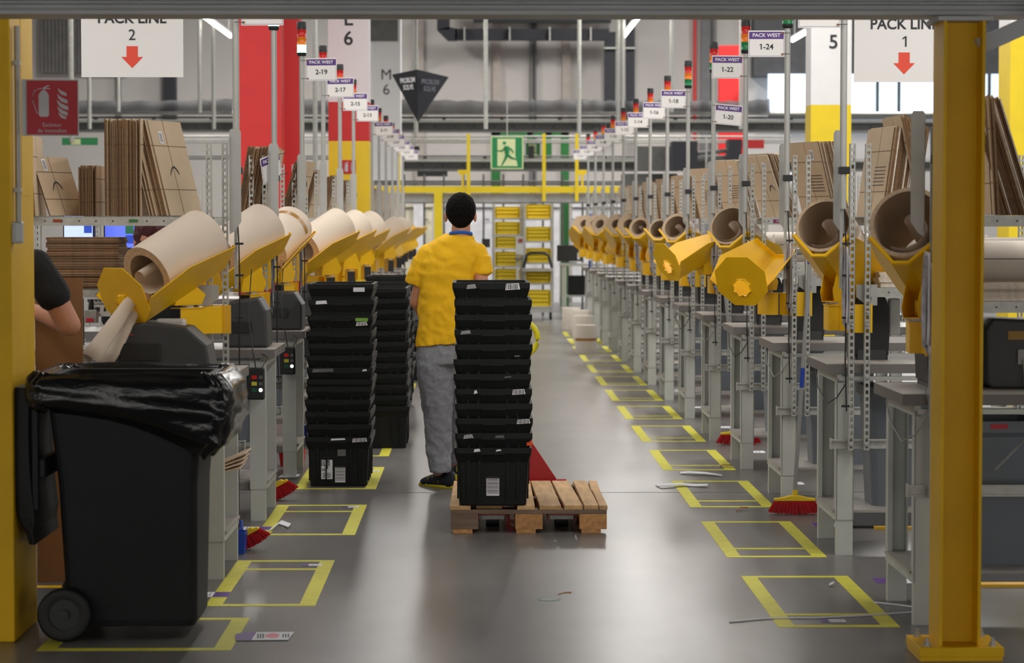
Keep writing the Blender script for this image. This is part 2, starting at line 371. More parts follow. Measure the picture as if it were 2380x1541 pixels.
text('5', .19, INK, c5, (.02, -.203, Zat(98, 23.8)), bold=.003)
column(XX(2345, 22), XX(2345, 22)+.6, 22, 22.5, [(0, Zat(68, 22), YELFAR), (Zat(68, 22), 6, WHITE)], 'yellow column with white top at the far right edge')
column(XX(553, 22.7), XX(655, 22.7), 22.7, 23.1, [(0, 6, REDP)], 'bright red column rising behind the left packing stations')
column(XX(645, 23.3), XX(697, 23.3), 23.3, 23.7, [(0, 6, REDP)], 'narrow red column just behind the wide red one')
m6 = column(XX(865, 41), XX(932, 41), 41, 41.4, [(0, 6, WHITE)], 'distant white square column marked M 6')
text('M\n6', .25, INK, m6, (0, -.203, Zat(192, 41)), bold=0)
MB().box(-.29, .2, -.26, -.2, Zat(99, 41)+.02, Zat(45, 41)).build('grey_hood', CONV, m6)
column(XX(1672, 46), XX(1730, 46), 46, 46.4, [(0, Zat(105, 46), REDP)], 'distant red column behind the signs on the right')
# ---------------------------------------------------------------- ducts on the back wall
dt = thing('air_duct', 'black square air duct bending along the upper back wall', 'duct', (0, 50, 0))
def pb(x0, y0, x1, y1, Y, d, n, m, par, by=0, ty=None):
    a = P(x0, y0, Y); b = P(x1, y1, Y); return MB().box(min(a.x, b.x), max(a.x, b.x), Y-by-d/2, Y-by+d/2, min(a.z, b.z), max(a.z, b.z)).build(n, m, par)
pb(1016, 20, 1045, 70, 50, .3, 'duct_riser', DUCT, dt, 50)
a = P(1016, 70, 50); b = P(1045, 70, 50); c = P(1058, 70, 50); d = P(1045, 95, 50)
MB().prism([(a.x, a.z), (P(1045, 68, 50).x, P(1045, 64, 50).z), (P(1062, 70, 50).x, P(1062, 68, 50).z), (P(1062, 94, 50).x, d.z), (P(1041, 94, 50).x, d.z)], .3, 'y', -.15).build('duct_bend', DUCT, dt)
pb(1058, 68, 1415, 94, 50, .3, 'duct_run', DUCT, dt, 50)
pb(1405, 75, 1430, 262, 50, .25, 'duct_drop', DUCT, dt, 50)
pb(1100, 20, 1420, 53, 50.3, .2, 'duct_run', DUCT, dt, 50)
pb(1455, 30, 1474, 300, 50, .25, 'duct_drop', DUCT, dt, 50)
for px in (1079, 1184, 1277, 1372): pb(px-1, 64, px+2, 96, 49.7, .3, 'duct_strap', GALV, dt, 50)
pb(1404, 110, 1476, 114, 49.8, .1, 'duct_clamp', GALV, dt, 50)
# ---------------------------------------------------------------- hanging rods and lights
rods = [(1129, 45, 300, 34), (1437, 45, 300, 42), (1447, 45, 330, 42), (167, 45, 330, 30), (465, 45, 262, 42), (497, 45, 300, 42), (733, 45, 400, 30), (1346, 226, 312, 43), (967, 280, 318, 40), (1561, 45, 260, 42), (1722, 45, 300, 42), (208, 180, 300, 42), (275, 180, 260, 42)]
for i, (px, y0, y1, Y) in enumerate(rods):
    a = P(px, y0, Y); b = P(px, y1, Y); r = .035 if Y > 35 else .03
    o = MB().tube([(0, 0, 0), (0, 0, 8.2-b.z)], r, 8).build('hanging_rod', GALV, None, b)
    side = 'far left' if px < 600 else 'left of the middle' if px < 1000 else 'middle' if px < 1300 else 'right of the middle' if px < 1500 else 'right'
    tag(o, 'thin galvanised hanging rod, %s of the vertical rods counted from the left' % ordn(sorted(r_[0] for r_ in rods).index(px)), 'rod', 'galvanised rods hanging from the roof')
for px, py, X, k in ((483, 45, -4.6, 'left'), (1485, 45, 2.63, 'middle'), (1875, 75, 5.86, 'right')):
    Y0 = {-4.6: 40, 2.63: 40.2, 5.86: 43.6}[X]; Y1 = {-4.6: 44.7, 2.63: 44.6, 5.86: 45.6}[X]
    t = thing('light_fitting', 'lit white strip light under the roof, %s of the three in view' % k, 'light', (X, Y0, 5))
    MB().tube([(0, 0, 0), (0, Y1-Y0, 0)], .03, 8).build('light_tube', TUBEL, t)
    MB().box(-.04, .04, 0, Y1-Y0, .03, .07).build('housing', WHITE, t)
    for q_ in (.3, Y1-Y0-.3): MB().tube([(0, q_, .07), (0, q_, 3.2)], .006, 6).build('suspension_rod', GALV, t)
# ---------------------------------------------------------------- conveyors across the back
def conveyor(y0, y1, label, X0, X1, Y, net=None):
    t = thing('conveyor', label, 'conveyor', (0, Y, 0)); z0 = Zat(y1, Y); z1 = Zat(y0, Y)
    MB().box(X0, X1, -.03, .03, z0, z1).build('side_plate', CONVD, t)
    MB().box(X0, X1, -.06, .06, z1, z1+.05).build('top_rail', GALV, t)
    MB().box(X0, X1, -.06, .02, z0-.04, z0).build('bottom_rail', CONV, t)
    MB().box(X0, X1, .03, .8, z0+.04, z0+.1).build('belt_bed', CONVD, t)
    h = MB(); x = X0
    while x < X1: h.box(x, x+.04, -.036, -.03, (z0+z1)/2-.02, (z0+z1)/2+.02); x += .36
    h = h.build('bolt_holes', BLACKP, t); h['kind'] = 'stuff'
    x = X0+.4
    while x < X1: MB().box(x, x+.06, -.08, .06, z1+.05, z1+.1).build('bracket', CONVD, t); x += 1.05
    return t
XA, XB = -9.5, 12.5
cv = conveyor(285, 303, 'upper grey steel conveyor crossing the whole back of the hall', XA, XB, 44)
MB().tube([(XA, -.1, Zat(264, 44)), (XB, -.1, Zat(264, 44))], .03, 8).build('rail', GALV, cv)
MB().tube([(XA, -.1, Zat(274, 44)), (XB, -.1, Zat(274, 44))], .02, 8).build('rail', CONVD, cv)
# sagging safety net above it, in bays
bays = [(95, 540), (700, 960), (960, 1344), (1350, 1560), (1560, 1790)]
for i, (a, b) in enumerate(bays):
    n = 26; m = MB(); vs = []
    for k in range(n+1):
        px = a+(b-a)*k/n; sag = 5*(1-(2*k/n-1)**2)+1.5*sin(k*1.7+i)
        t_ = P(px, 230+sag, 43.8); u = P(px, 263, 43.8)
        vs += [(t_.x, 43.8+.05*sin(k*1.3), t_.z), (u.x, 43.8, u.z)]
    m.add(vs, [(2*k, 2*k+2, 2*k+3, 2*k+1) for k in range(n)], True); nt_ = m.build('safety_net', MESHM)
    s = nt_.modifiers.new('thick', 'SOLIDIFY'); s.thickness = .01
    tag(nt_, 'grey sagging safety net above the upper conveyor, %s bay from the left' % ordn(i), 'net', 'nets above the conveyor')
conveyor(376, 393, 'lower grey steel conveyor behind the yellow gate at the back', P(930, 0, 42.5).x, XB, 42.5)
cv3 = thing('guard_rail', 'thin dark pipe guard rail just above the yellow crossbeam', 'rail', (0, 41, 0))
for y in (422, 428): MB().tube([(-2.5, 0, Zat(y, 41)), (4, 0, Zat(y, 41))], .02, 6).build('rail', CONV, cv3)
for px in range(940, 1400, 46): MB().tube([(XX(px, 41), 0, 0), (XX(px, 41), 0, Zat(405, 41))], .02, 6).build('rail_post', CONV, cv3)
pp = thing('pipe_rack', 'bundle of thin white pipes running between the two conveyors', 'pipes', (0, 43, 0))
for y in (317, 326, 331, 363, 369): MB().tube([(-6, 0, Zat(y, 43)), (5.5, 0, Zat(y, 43))], .018, 6).build('pipe', GALV if y < 350 else CONV, pp)
# machinery and black crates behind the right-hand signs
mc = thing('baggage_chute', 'dark curved conveyor chute with grey tube rails behind the right-hand signs', 'conveyor', (0, 40, 0))
for px0, px1, y0, y1 in ((1560, 1618, 330, 396), (1690, 1720, 325, 400)):
    pb(px0, y0, px1, y1, 40, .5, 'side_panel', DUCT, mc, 40)
for k in range(2):
    MB().tube([P(x, y+k*16, 40)-Vector((0, 40, 0)) for x, y in ((1610, 358), (1690, 350), (1703, 362), (1712, 395))], .035, 8).build('tube_rail', CONV, mc)
pb(1480, 340, 1560, 394, 40.5, .1, 'rear_panel', CONV, mc, 40)
for px in (1578, 1596, 1640): pb(px, 320, px+3, 400, 39.8, .05, 'post', GALV, mc, 40)
pb(1690, 325, 1775, 345, 41, .1, 'red_panel', REDP, mc, 40)
pb(1770, 362, 1815, 470, 41, .3, 'grey_panel', CONV, mc, 40)
for k, px in enumerate((1480, 1540, 1830)):
    t = thing('machine_guard', 'grey machine housing on the upper level behind the right-hand signs, %s from the left' % ordn(k), 'machine', (P(px, 0, 41).x, 41, Zat(455, 41)))
    MB().box(-.25, .25, -.2, .2, 0, .38).build('housing', [CONV, CONVD, WHITE][k], t, bevel=.03); MB().box(-.2, .2, -.24, -.2, .05, .12).build('vent', DKGREY, t)
# ---------------------------------------------------------------- yellow gate frame
G = 38.0
gt = thing('gate_frame', 'yellow steel gate frame spanning the far end of the aisle', 'gate', (0, G, 0))
MB().box(XX(862, G), XX(1452, G), -.06, .06, Zat(448, G), Zat(433, G)).build('crossbeam', YELFAR, gt)
MB().box(XX(862, G), XX(1452, G), .08, .14, Zat(470, G), Zat(449, G)).build('lower_beam', mat('white grey beam', (186, 186, 188), .6), gt)
MB().box(XX(862, G), XX(1452, G), .0, .2, Zat(472, G), Zat(470, G)).build('beam_flange', CONV, gt)
MB().box(XX(1009, G), XX(1028, G), -.06, .06, 0, Zat(448, G)).build('upright', YELFAR, gt)
for px in (1089, 1264, 1340, 927): 
    MB().box(XX(px-4, G), XX(px+4, G), -.1, -.06, Zat(468 if px != 927 else 440, G), Zat(311, G)).build('guide_post', YELFAR, gt)
for px in (1075, 1353): MB().prism([(XX(px-11, G), Zat(395, G)), (XX(px+11, G), Zat(395, G)), (XX(px+9, G), Zat(405, G)), (XX(px+3, G), Zat(407, G)), (XX(px+3, G), Zat(433, G)), (XX(px-2, G), Zat(433, G)), (XX(px-2, G), Zat(407, G)), (XX(px-9, G), Zat(405, G))], .06, 'y', -.03).build('warning_bracket', YELFAR, gt)
# green portal and white doors behind
gp = thing('green_frame', 'dark green steel frame standing behind the emergency exit sign', 'frame', (0, 46, 0))
for a, b, c, d in ((1142, 1163, 305, 470), (1303, 1322, 305, 580), (1225, 1240, 305, 370), (1265, 1282, 305, 370)): 
    MB().box(XX(a, 46), XX(b, 46), -.1, .1, max(0, Zat(d, 46) if d < 500 else 0), Zat(c, 46)).build('green_post', GREENP, gp)
MB().box(XX(1142, 46), XX(1322, 46), -.1, .1, Zat(320, 46), Zat(303, 46)).build('green_beam', GREENP, gp)
DOORW = mat('white door panel', (214, 214, 218), .55)
d1 = struct(thing('door_1', '', '')); del d1['label']; del d1['category']
MB().box(XX(1030, 48), XX(1300, 48), 47.95, 48.05, 0, Zat(475, 48)).build('door_leaf', DOORW, d1)
MB().box(XX(1330, 48), XX(1460, 48), 47.95, 48.05, 0, Zat(475, 48)).build('door_leaf', DOORW, d1)
MB().box(XX(870, 48), XX(1005, 48), 47.95, 48.05, 0, Zat(475, 48)).build('door_leaf', mat('cream door panel', (206, 200, 176), .55), d1)
MB().box(XX(962, 48), XX(984, 48), 47.85, 47.95, 0, Zat(475, 48)).build('door_post', DOORW, d1)
for px in (1333, 1132, 990):
    MB().tube([(XX(px-4, 48), 47.9, Zat(509, 48)), (XX(px+5, 48), 47.9, Zat(511, 48))], .015, 6).build('door_handle', CONV, d1)
MB().box(XX(862, 48), XX(1460, 48), 47.9, 47.95, Zat(482, 48), Zat(481, 48)).build('door_rail', CONV, d1)
text('F', .26, BLUEPL, thing('blue_letter', 'blue letter F on the white door at the far right end', 'sign', (XX(1377, 47.8), 47.88, Zat(509, 47.8))), (0, 0, 0), bold=.012)
# exit signs
def exit_sign(px0, py0, px1, py1, Y, label):
    a = P(px0, py1, Y); b = P(px1, py0, Y); s = b.x-a.x
    t = thing('exit_sign', label, 'sign', ((a.x+b.x)/2, Y, (a.z+b.z)/2)); h = s/2
    MB().box(-h, h, 0, .02, -h, h).build('sign_board', GREENS, t)
    k = s/.49; E = .0015
    fr = MB(); 
    for u in (((-1, -.93)), ((.93, 1))): fr.box(u[0]*h*.98, u[1]*h*.98, -E, 0, -h*.98, h*.98)
    fr.box(-h*.93, h*.93, -E, 0, -h*.98, -h*.93); fr.box(-h*.93, h*.93, -E, 0, h*.93, h*.98); fr.build('border', CREAM, t)
    poly([(-.29, .42), (.25, .42), (.25, -.08), (.32, -.4), (-.29, -.4)], 'doorway', CREAM, t, -.003, s)
    def limb(pts, r): MB().tube([(x*s, -.004, z*s) for x, z in pts], [q*s for q in r], 8).build('running_figure', GREENS, t)
    limb([(-.02, .2), (.0, .05), (.0, -.05)], (.07, .075, .055)); limb([(-.04, .16), (-.16, .05), (-.3, .06)], (.03, .025, .02)); limb([(.03, .16), (.13, .1), (.2, .0)], (.03, .025, .02))
    limb([(0, -.05), (-.06, -.2), (-.16, -.38)], (.05, .035, .02)); limb([(0, -.04), (.12, -.15), (.3, -.2)], (.05, .035, .02))
    MB().ell((-.08*s, -.004, .29*s), (.055*s, .004, .055*s)).build('running_figure', GREENS, t)
    MB().tube([(0, .01, h), (0, .01, h+.8)], .01, 6).build('hanger', GALV, t)
    return t
exit_sign(1140, 317, 1217, 393, 36.5, 'green emergency exit sign with running figure hanging over the aisle end')
exit_sign(1221, 330, 1256, 368, 44.5, 'smaller green exit sign partly hidden behind the hanging exit sign')
t = thing('exit_sign', 'wide green exit sign mostly hidden behind cardboard at the far left', 'sign', (XX(185, 30), 30, Zat(329, 30)))
MB().box(-.21, .23, 0, .02, -.045, .045).build('sign_board', GREENS, t); MB().box(-.1, .02, -.002, 0, -.04, .03).build('pictogram', CREAM, t)
# hanging PROBLEM SOLVE pyramid
Y = 30; t = thing('hanging_pyramid', 'black inverted pyramid reading PROBLEM SOLVE hung over the aisle', 'sign', (XX(972, Y), Y, Zat(165, Y)), 0)
dz = Zat(163, Y)-Zat(283, Y); xl = XX(910, Y)-XX(972, Y); xr = XX(1043, Y)-XX(972, Y)
A_, B_, C_, D_, E_ = (xl, .25, -.03), (0, -.3, .0), (xr, .25, -.06), (0, 0, -dz), (0, .7, 0)
m = MB(); m.add([A_, B_, C_, D_, E_], [(0, 3, 1), (1, 3, 2), (2, 3, 4), (4, 3, 0), (0, 1, 2, 4)]); m.build('card_pyramid', mat('black card', (34, 35, 42), .55), t)
MB().tube([(-.1, 0, 0), (0, 0, .3), (.12, 0, 0)], .004, 6).build('string', CABLEW, t); MB().tube([(0, 0, .3), (0, 0, 2)], .004, 6).build('string', CABLEW, t)
al = math.atan2(.55, -xl); ar = math.atan2(.55, xr)
text('PROBLEM\nSOLVE', .085, WPRINT, t, (xl*.36, -.175, -.17), (radians(97), 0, -al*.98), bold=.002)
text('PROBLEM\nSOLVE', .085, mat('grey print', (110, 112, 122), .6), t, (xr*.4, -.17, -.19), (radians(97), 0, ar*.98), bold=.002)
# ---------------------------------------------------------------- trolleys at the end of the aisle
def trolley(x0, x1, y0, rows, label, Y=39.5):
    X0 = XX(x0, Y); X1 = XX(x1, Y); t = thing('shelf_trolley', label, 'trolley', ((X0+X1)/2, Y, 0)); h = (X1-X0)/2; zt = Zat(y0, Y)
    for sx in (-1, 1):
        for y in (0, .5): MB().box(sx*h-.02, sx*h+.02, y-.02, y+.02, .12, zt).build('post', GALV, t)
    for sx in (-1, 1):
        for y in (0, .5):
            w_ = MB(); w_.X = Matrix.Translation((sx*h*.9, y, .06)) @ Matrix.Rotation(pi/2, 4, 'Y'); w_.lathe([(.06, -.015), (.06, .015)], 14); w_.build('castor', RUB, t)
    MB().box(-h, h, 0, .5, .12, .18).build('base_deck', GALV, t)
    MB().tube([(-h, 0, zt), (h, 0, zt)], .02, 6).build('top_rail', GALV, t)
    for (a, b) in rows:
        MB().box(-h, h, 0, .5, Zat(b, Y)-.03, Zat(b, Y)).build('shelf', GALV, t)
    for k, (a, b) in enumerate(rows):
        za, zb = Zat(b, Y), Zat(a, Y); c = thing('crate', 'perforated yellow crate, %s from the top on the %s' % (ordn(k), 'left trolley' if x0 < 1180 else 'right trolley'), 'crate', ((X0+X1)/2, Y, za), 0, 'yellow crates on the trolleys')
        m = MB(); W_ = h-.04; H = zb-za; nx, nz = 8, max(3, int(H/.055)); yy = .03
        m.box(-W_, W_, yy, yy+.01, 0, .012); m.box(-W_, W_, yy, yy+.01, H-.02, H)
        for i in range(nx+1): x = -W_+i*2*W_/nx; m.box(x-.018, x+.018, yy, yy+.01, .01, H-.01)
        for i in range(1, nz): z = i*H/nz; m.box(-W_, W_, yy, yy+.01, z-.009, z+.009)
        f_ = m.build('perforated_front', CRATE, c)
        m = MB(); m.box(-W_, -W_+.01, yy, .45, 0, H); m.box(W_-.01, W_, yy, .45, 0, H); m.box(-W_, W_, .44, .45, 0, H); m.box(-W_, W_, yy+.01, .45, 0, .01); m.build('shell', CRATE, c)
trolley(1147, 1212, 472, [(480, 507), (515, 545), (550, 577), (585, 618), (625, 650)], 'tall grey trolley with yellow crates, left of two at the aisle end', 39.7)
trolley(1219, 1284, 470, [(475, 508), (527, 560), (577, 610), (625, 658), (675, 712)], 'tall grey trolley with yellow crates, right of two at the aisle end', 39.5)
t = thing('trolley_handle', 'black curved push handle in front of the right crate trolley', 'handle', (0, 39.2, 0))
MB().tube([(XX(x, 39.2), 0, Zat(y, 39.2)) for x, y in ((1217, 622), (1224, 592), (1234, 588), (1265, 588), (1275, 594), (1283, 622))], .022, 8).build('handle_tube', BLACKP, t)
MB().box(XX(1215, 39.2), XX(1285, 39.2), -.1, .3, Zat(626, 39.2)-.03, Zat(626, 39.2)).build('shelf_plate', GALV, t)
# terminal cart left of the trolley
t = thing('terminal_cart', 'grey mobile terminal with keyboard tray before the left crate trolley', 'terminal', (0, 38.9, 0))
pb(1199, 550, 1216, 592, 38.9, .1, 'terminal_body', CLEARP, t, 38.9); pb(1205, 555, 1215, 563, 38.83, .02, 'screen', ORL, t, 38.9)
pb(1142, 577, 1194, 580, 38.9, .3, 'tray', GALV, t, 38.9); pb(1196, 600, 1216, 603, 38.9, .3, 'keyboard_tray', DKGREY, t, 38.9)
pb(1120, 555, 1139, 575, 38.9, .15, 'scanner', BLACKP, t, 38.9); MB().box(XX(1200, 38.9), XX(1206, 38.9), 0, .05, 0, Zat(592, 38.9)).build('mast', GALV, t)
# desk with monitor on the right of the trolleys
Y = 40; t = thing('desk', 'grey steel desk at the end of the aisle right of the trolleys', 'desk', (0, Y, 0))
MB().box(XX(1303, Y), XX(1400, Y), 0, .7, Zat(613, Y)-.04, Zat(613, Y)).build('desk_top', GALV, t)
for px in (1311, 1388): MB().box(XX(px-5, Y), XX(px+6, Y), .02, .1, 0, Zat(615, Y)-.03).build('leg', LEGM, t)
MB().box(XX(1316, Y), XX(1385, Y), .05, .6, .35, .38).build('shelf', GALV, t)
t = thing('monitor', 'black wide monitor seen from behind on the far desk', 'monitor', (XX(1325, Y), Y+.2, Zat(612, Y)))
MB().box(-.21, .21, 0, .05, .03, .3).build('housing', BLACKP, t, bevel=.008); MB().box(-.12, .12, -.05, .1, 0, .015).build('foot', BLACKP, t); MB().box(.13, .17, -.003, 0, .06, .17).build('sticker', PAPER, t)
t = thing('bin', 'black crate with a white label under the far desk', 'crate', (XX(1350, Y), Y+.3, .38)); MB().box(-.2, .2, -.1, .2, .0, .32).build('crate_body', TOTE, t, bevel=.01); MB().box(.1, .15, -.105, -.1, .08, .2).build('sticker', PAPER, t)
o = MB().box(0, .06, 0, .06, 0, 1.02).build('blue_post', BLUEPL, None, (XX(1368, 35.8), 35.8, 0)); tag(o, 'bright blue upright post beside the far end of the right row', 'post')
# mezzanine clutter: black hanging panels
for i, (a, b, c, d) in enumerate(((948, 975, 340, 350), (970, 1040, 398, 410), (1228, 1241, 340, 368))):
    p = P((a+b)/2, (c+d)/2, 42); o = MB().box(-(b-a)/2/134, (b-a)/2/134, -.05, .05, -(d-c)/2/134, (d-c)/2/134).build('dark_panel', BLACKP, None, p)
    tag(o, ['small black panel under the last left-hand sign', 'dark slatted chute edge above the yellow crossbeam', 'small black panel right of the exit sign'][i], 'panel')
# distant PACK LINE boards
def packline(px0, px1, y1, num, label):
    Y = 13.9; a = XX(px0, Y); b = XX(px1, Y); s = FPX/Y; z0 = Zat(y1, Y); H = .42
    t = thing('hanging_sign', label, 'sign', ((a+b)/2, Y, z0)); h = (b-a)/2
    MB().box(-h, h, 0, .008, 0, H).build('sign_board', CARDW, t)
    text('PACK LINE', .084, INK, t, (0, -.003, Zat(44 if num == '2' else 56, Y)-z0), sx=.97, bold=.0015)
    text(num, .088, INK, t, (0, -.003, Zat(83 if num == '2' else 97, Y)-z0))
    yy = 108 if num == '2' else 121; k = 1/s
    f = lambda x, y: (x*k, Zat(yy+y, Y)-z0)
    MB().prism([f(-13, 0), f(13, 0), f(13, 25), f(25, 25), f(0, 51), f(-25, 25), f(-13, 25)], .001, 'y', -.002).build('red_arrow', ORED, t)
    for x in (-.2, .2): MB().tube([(x, 0, H), (x, 0, 3.5)], .003, 6).build('hanging_wire', GALV, t)
packline(192, 428, 180, '2', 'white hanging board reading PACK LINE 2 above the left cardboard shelf')
packline(1983, 2214, 190, '1', 'white hanging board reading PACK LINE 1, cut off by the right yellow column')
# ================================================================ packing stations
RN = ['', '1-26', '1-24', '1-22', '1-20', '1-18', '1-16', '1-14', '1-12', '1-10', '1-08', '1-06', '1-04', '1-02']
LN = ['2-23', '2-21', '2-19', '2-17', '2-15', '2-13', '2-11', '2-09', '2-07', '2-05', '2-03', '2-01']
def XR(Y): return 1.663-.0055*(Y-9.5)
ST = []
for k in range(14):
    Y = 9.5+2.02*k
    d = 'just behind the right yellow column' if k == 0 else 'next past the right yellow column' if k == 1 else 'below sign %s' % RN[k]
    ST.append(dict(s='R', k=k, o=(XR(Y), Y), rz=0, d=d, sgn=RN[k]))
for k, Y in enumerate([11.45, 13.57, 15.69, 17.81, 19.93, 22.05, 25.7, 27.6, 29.6, 31.7, 33.8, 35.9]):
    d = 'behind the black wheelie bin' if k == 0 else 'below sign %s' % LN[k]
    ST.append(dict(s='L', k=k, o=(-1.10, Y), rz=pi, d=d, sgn=LN[k]))
def wpt(st, u, v, w=0):
    s = -1 if st['rz'] else 1; return (st['o'][0]+s*u, st['o'][1]+s*v, w)
# ---- prototypes
def slot_post(z0, z1, w=.028, d=.024, pitch=.0325):
    m = MB(); n = int((z1-z0-.01)/pitch); hw = w/2; sw = .0068
    m.box(-hw, -hw+.002, 0, d, z0, z1); m.box(hw-.002, hw, 0, d, z0, z1)
    for yy in (0, d):
        m.add([(-hw, yy, z0), (-sw, yy, z0), (-sw, yy, z1), (-hw, yy, z1)], [(0, 1, 2, 3)])
        m.add([(sw, yy, z0), (hw, yy, z0), (hw, yy, z1), (sw, yy, z1)], [(0, 1, 2, 3)])
        z = z0
        for i in range(n+1):
            a = z; b = min(z0+.0085+i*pitch, z1) if i else z0+.0085; z = b+.018
            if b > a: m.add([(-sw, yy, a), (sw, yy, a), (sw, yy, b), (-sw, yy, b)], [(0, 1, 2, 3)])
        m.add([(-sw, yy, z), (sw, yy, z), (sw, yy, z1), (-sw, yy, z1)], [(0, 1, 2, 3)])
    return m
table = thing('packing_table', 'x', 'table', (0, 0, 0), 0, 'grey steel packing tables')
m = MB(); m.box(0, 1.5, 0, .70, .875, .918); m.m = 1; m.box(0, 1.5, .0015, .6985, .918, .92); m.build('table_top', [TOPEDGE, TOPM], table)
for u in (.05, 1.37):
    for v in (.01, .62):
        m = MB(); near = v < .3
        m.box(u, u+.085, v+.05, v+.056, .17, .85); m.box(u, u+.006, v, v+.05, .17, .85); m.box(u+.079, u+.085, v, v+.05, .17, .85)
        m.box(u, u+.085, v, v+.006, .17, .85) if near else m.box(u, u+.02, v, v+.006, .17, .85)
        lg = m.build('leg', LEGM, table)
        MB().box(u+.003, u+.082, v+.004, v+.052, 0, .2).build('foot', LEGM, lg)
    MB().box(u, u+.012, .06, .62, .165, .2).build('end_rail', LEGM, table)
MB().box(.04, 1.46, .05, .64, .2, .212).build('bottom_shelf', TOPM, table)
MB().box(.06, 1.46, .0, .03, .84, .86).build('under_rail', ALU, table); MB().box(.06, 1.46, .64, .67, .84, .86).build('under_rail', ALU, table)
MB().box(.052, .075, .01, .67, .83, .873).build('cross_bearer', LEGM, table); MB().box(.06, 1.45, .62, .65, .16, .2).build('shelf_edge', TOPEDGE, table)
frame = thing('shelving_frame', 'x', 'shelving', (0, 0, 0), 0, 'slotted upright frames above the packing tables')
pm = slot_post(.51, 1.97).mesh('slotted_post', [GALV])
for u in (.112, .187, 1.38, 1.455):
    po = obj('slotted_post', pm, frame, (u, -.045, 0))
m = MB(); m.box(.02, 1.5, -.015, .0, .515, .522); m.box(.02, 1.5, -.015, 0, .552, .56); m.box(.02, 1.5, -.003, 0, .52, .555); m.box(.018, .024, -.016, .02, .512, .563); m.build('cross_rail', GALV, frame)
def shelf(nm, z, par, v0, depth=.34):
    m = MB(); m.box(.2, 1.5, v0, v0+.012, z-.045, z); m.box(.2, 1.5, v0, v0+depth, z-.004, z); m.box(.2, 1.5, v0+depth-.012, v0+depth, z-.045, z); s = m.build(nm, GALV, par)
    h = MB()
    for i in range(16): x = .24+i*.08; h.box(x-.0035, x+.0035, v0-.0008, v0, z-.026, z-.019); h.box(x-.0035, x+.0035, v0+depth, v0+depth+.0008, z-.026, z-.019)
    h = h.build('bolt_holes', BLACKP, s); h['kind'] = 'stuff'
    return s
m = MB(); m.prism([(.03, 1.62), (.03, 2.02), (.038, 2.035), (.078, 2.035), (.086, 2.02), (.086, 1.54), (.06, 1.555), (.03, 1.6)], .003, 'y', .02); m.box(.083, .086, .02, .035, 1.56, 2.0); m.build('side_plate', ALU, frame)
MB().prism([(.14, 1.24), (.14, 1.3), (.24, 1.3), (.24, 1.2), (.19, 1.2)], .003, 'y', -.004).build('shelf_bracket', ALU, frame)
for u in (.112, .187):
    for z in (.538, .86, 1.17, 1.11):
        b = MB(); b.X = Matrix.Translation((u, -.046, z)) @ Matrix.Rotation(pi/2, 4, 'X'); b.lathe([(.009, 0), (.009, .002), (.006, .002), (.006, .006)], 6, smooth=False); b.build('bolt', ALU, frame)
frameL = copy_tree(frame)
for fr_, v0 in ((frame, .15), (frameL, -.355)): shelf('upper_shelf', 1.625, fr_, v0); shelf('lower_shelf', 1.28, fr_, v0)
for z0, z1 in ((1.58, 1.62), (1.24, 1.275)): MB().box(.2, .215, -.02, .16, z0, z1).build('shelf_bearer', GALV, frame)
lab = MB().box(.27, .335, .146, .15, 1.59, 1.615).build('shelf_label', MAGENTA, frame)
text('C5', .021, WPRINT, lab, (.3025, .1455, 1.6025))
# signal pole
def make_pole(lit):
    p = thing('signal_pole', 'x', 'signal light', (0, 0, 0), 0, 'signal light poles of the stations')
    MB().tube([(0, 0, 1.66), (0, 0, 2.672)], .0165, 10).build('pole', ALU, p)
    MB().box(-.022, .03, -.022, .022, 1.825, 1.86).build('pole_clamp', BLACKP, p, bevel=.003)
    m = MB(); m.box(-.012, .002, .008, .026, 1.28, 1.66); m.build('cable_duct', ALU, p)
    MB().tube([(.004, -.018, 1.66), (.012, -.02, 1.5), (.016, -.02, 1.3), (.012, -.02, .95), (.02, -.02, .7)], .0035, 5).build('cable', CABLE, p)
    for z in (1.49, 1.34, 1.14, .72): MB().box(-.004, .034, -.026, -.014, z, z+.01).build('cable_tie', BLACKP, p)
    z = 2.672
    MB().lathe([(.024, z), (.03, z+.006), (.03, z+.022)], 16).build('base_cup', BLACKP, p); z += .022
    for c, m_ in (('green', L_GLIT if lit == 'g' else L_GRN), ('amber', L_OLIT if lit == 'o' else L_ORG), ('red', L_RED)):
        MB().lathe([(.029, z), (.031, z+.003), (.029, z+.006), (.029, z+.044), (.031, z+.047), (.029, z+.05)], 16).build(c+'_lamp', m_, p); z += .05
    MB().lathe([(.031, z), (.031, z+.045), (.028, z+.05)], 16).build('cap', BLACKP, p)
    return p
poles = {c: make_pole(c) for c in ('', 'g', 'o')}; pole_used = set()
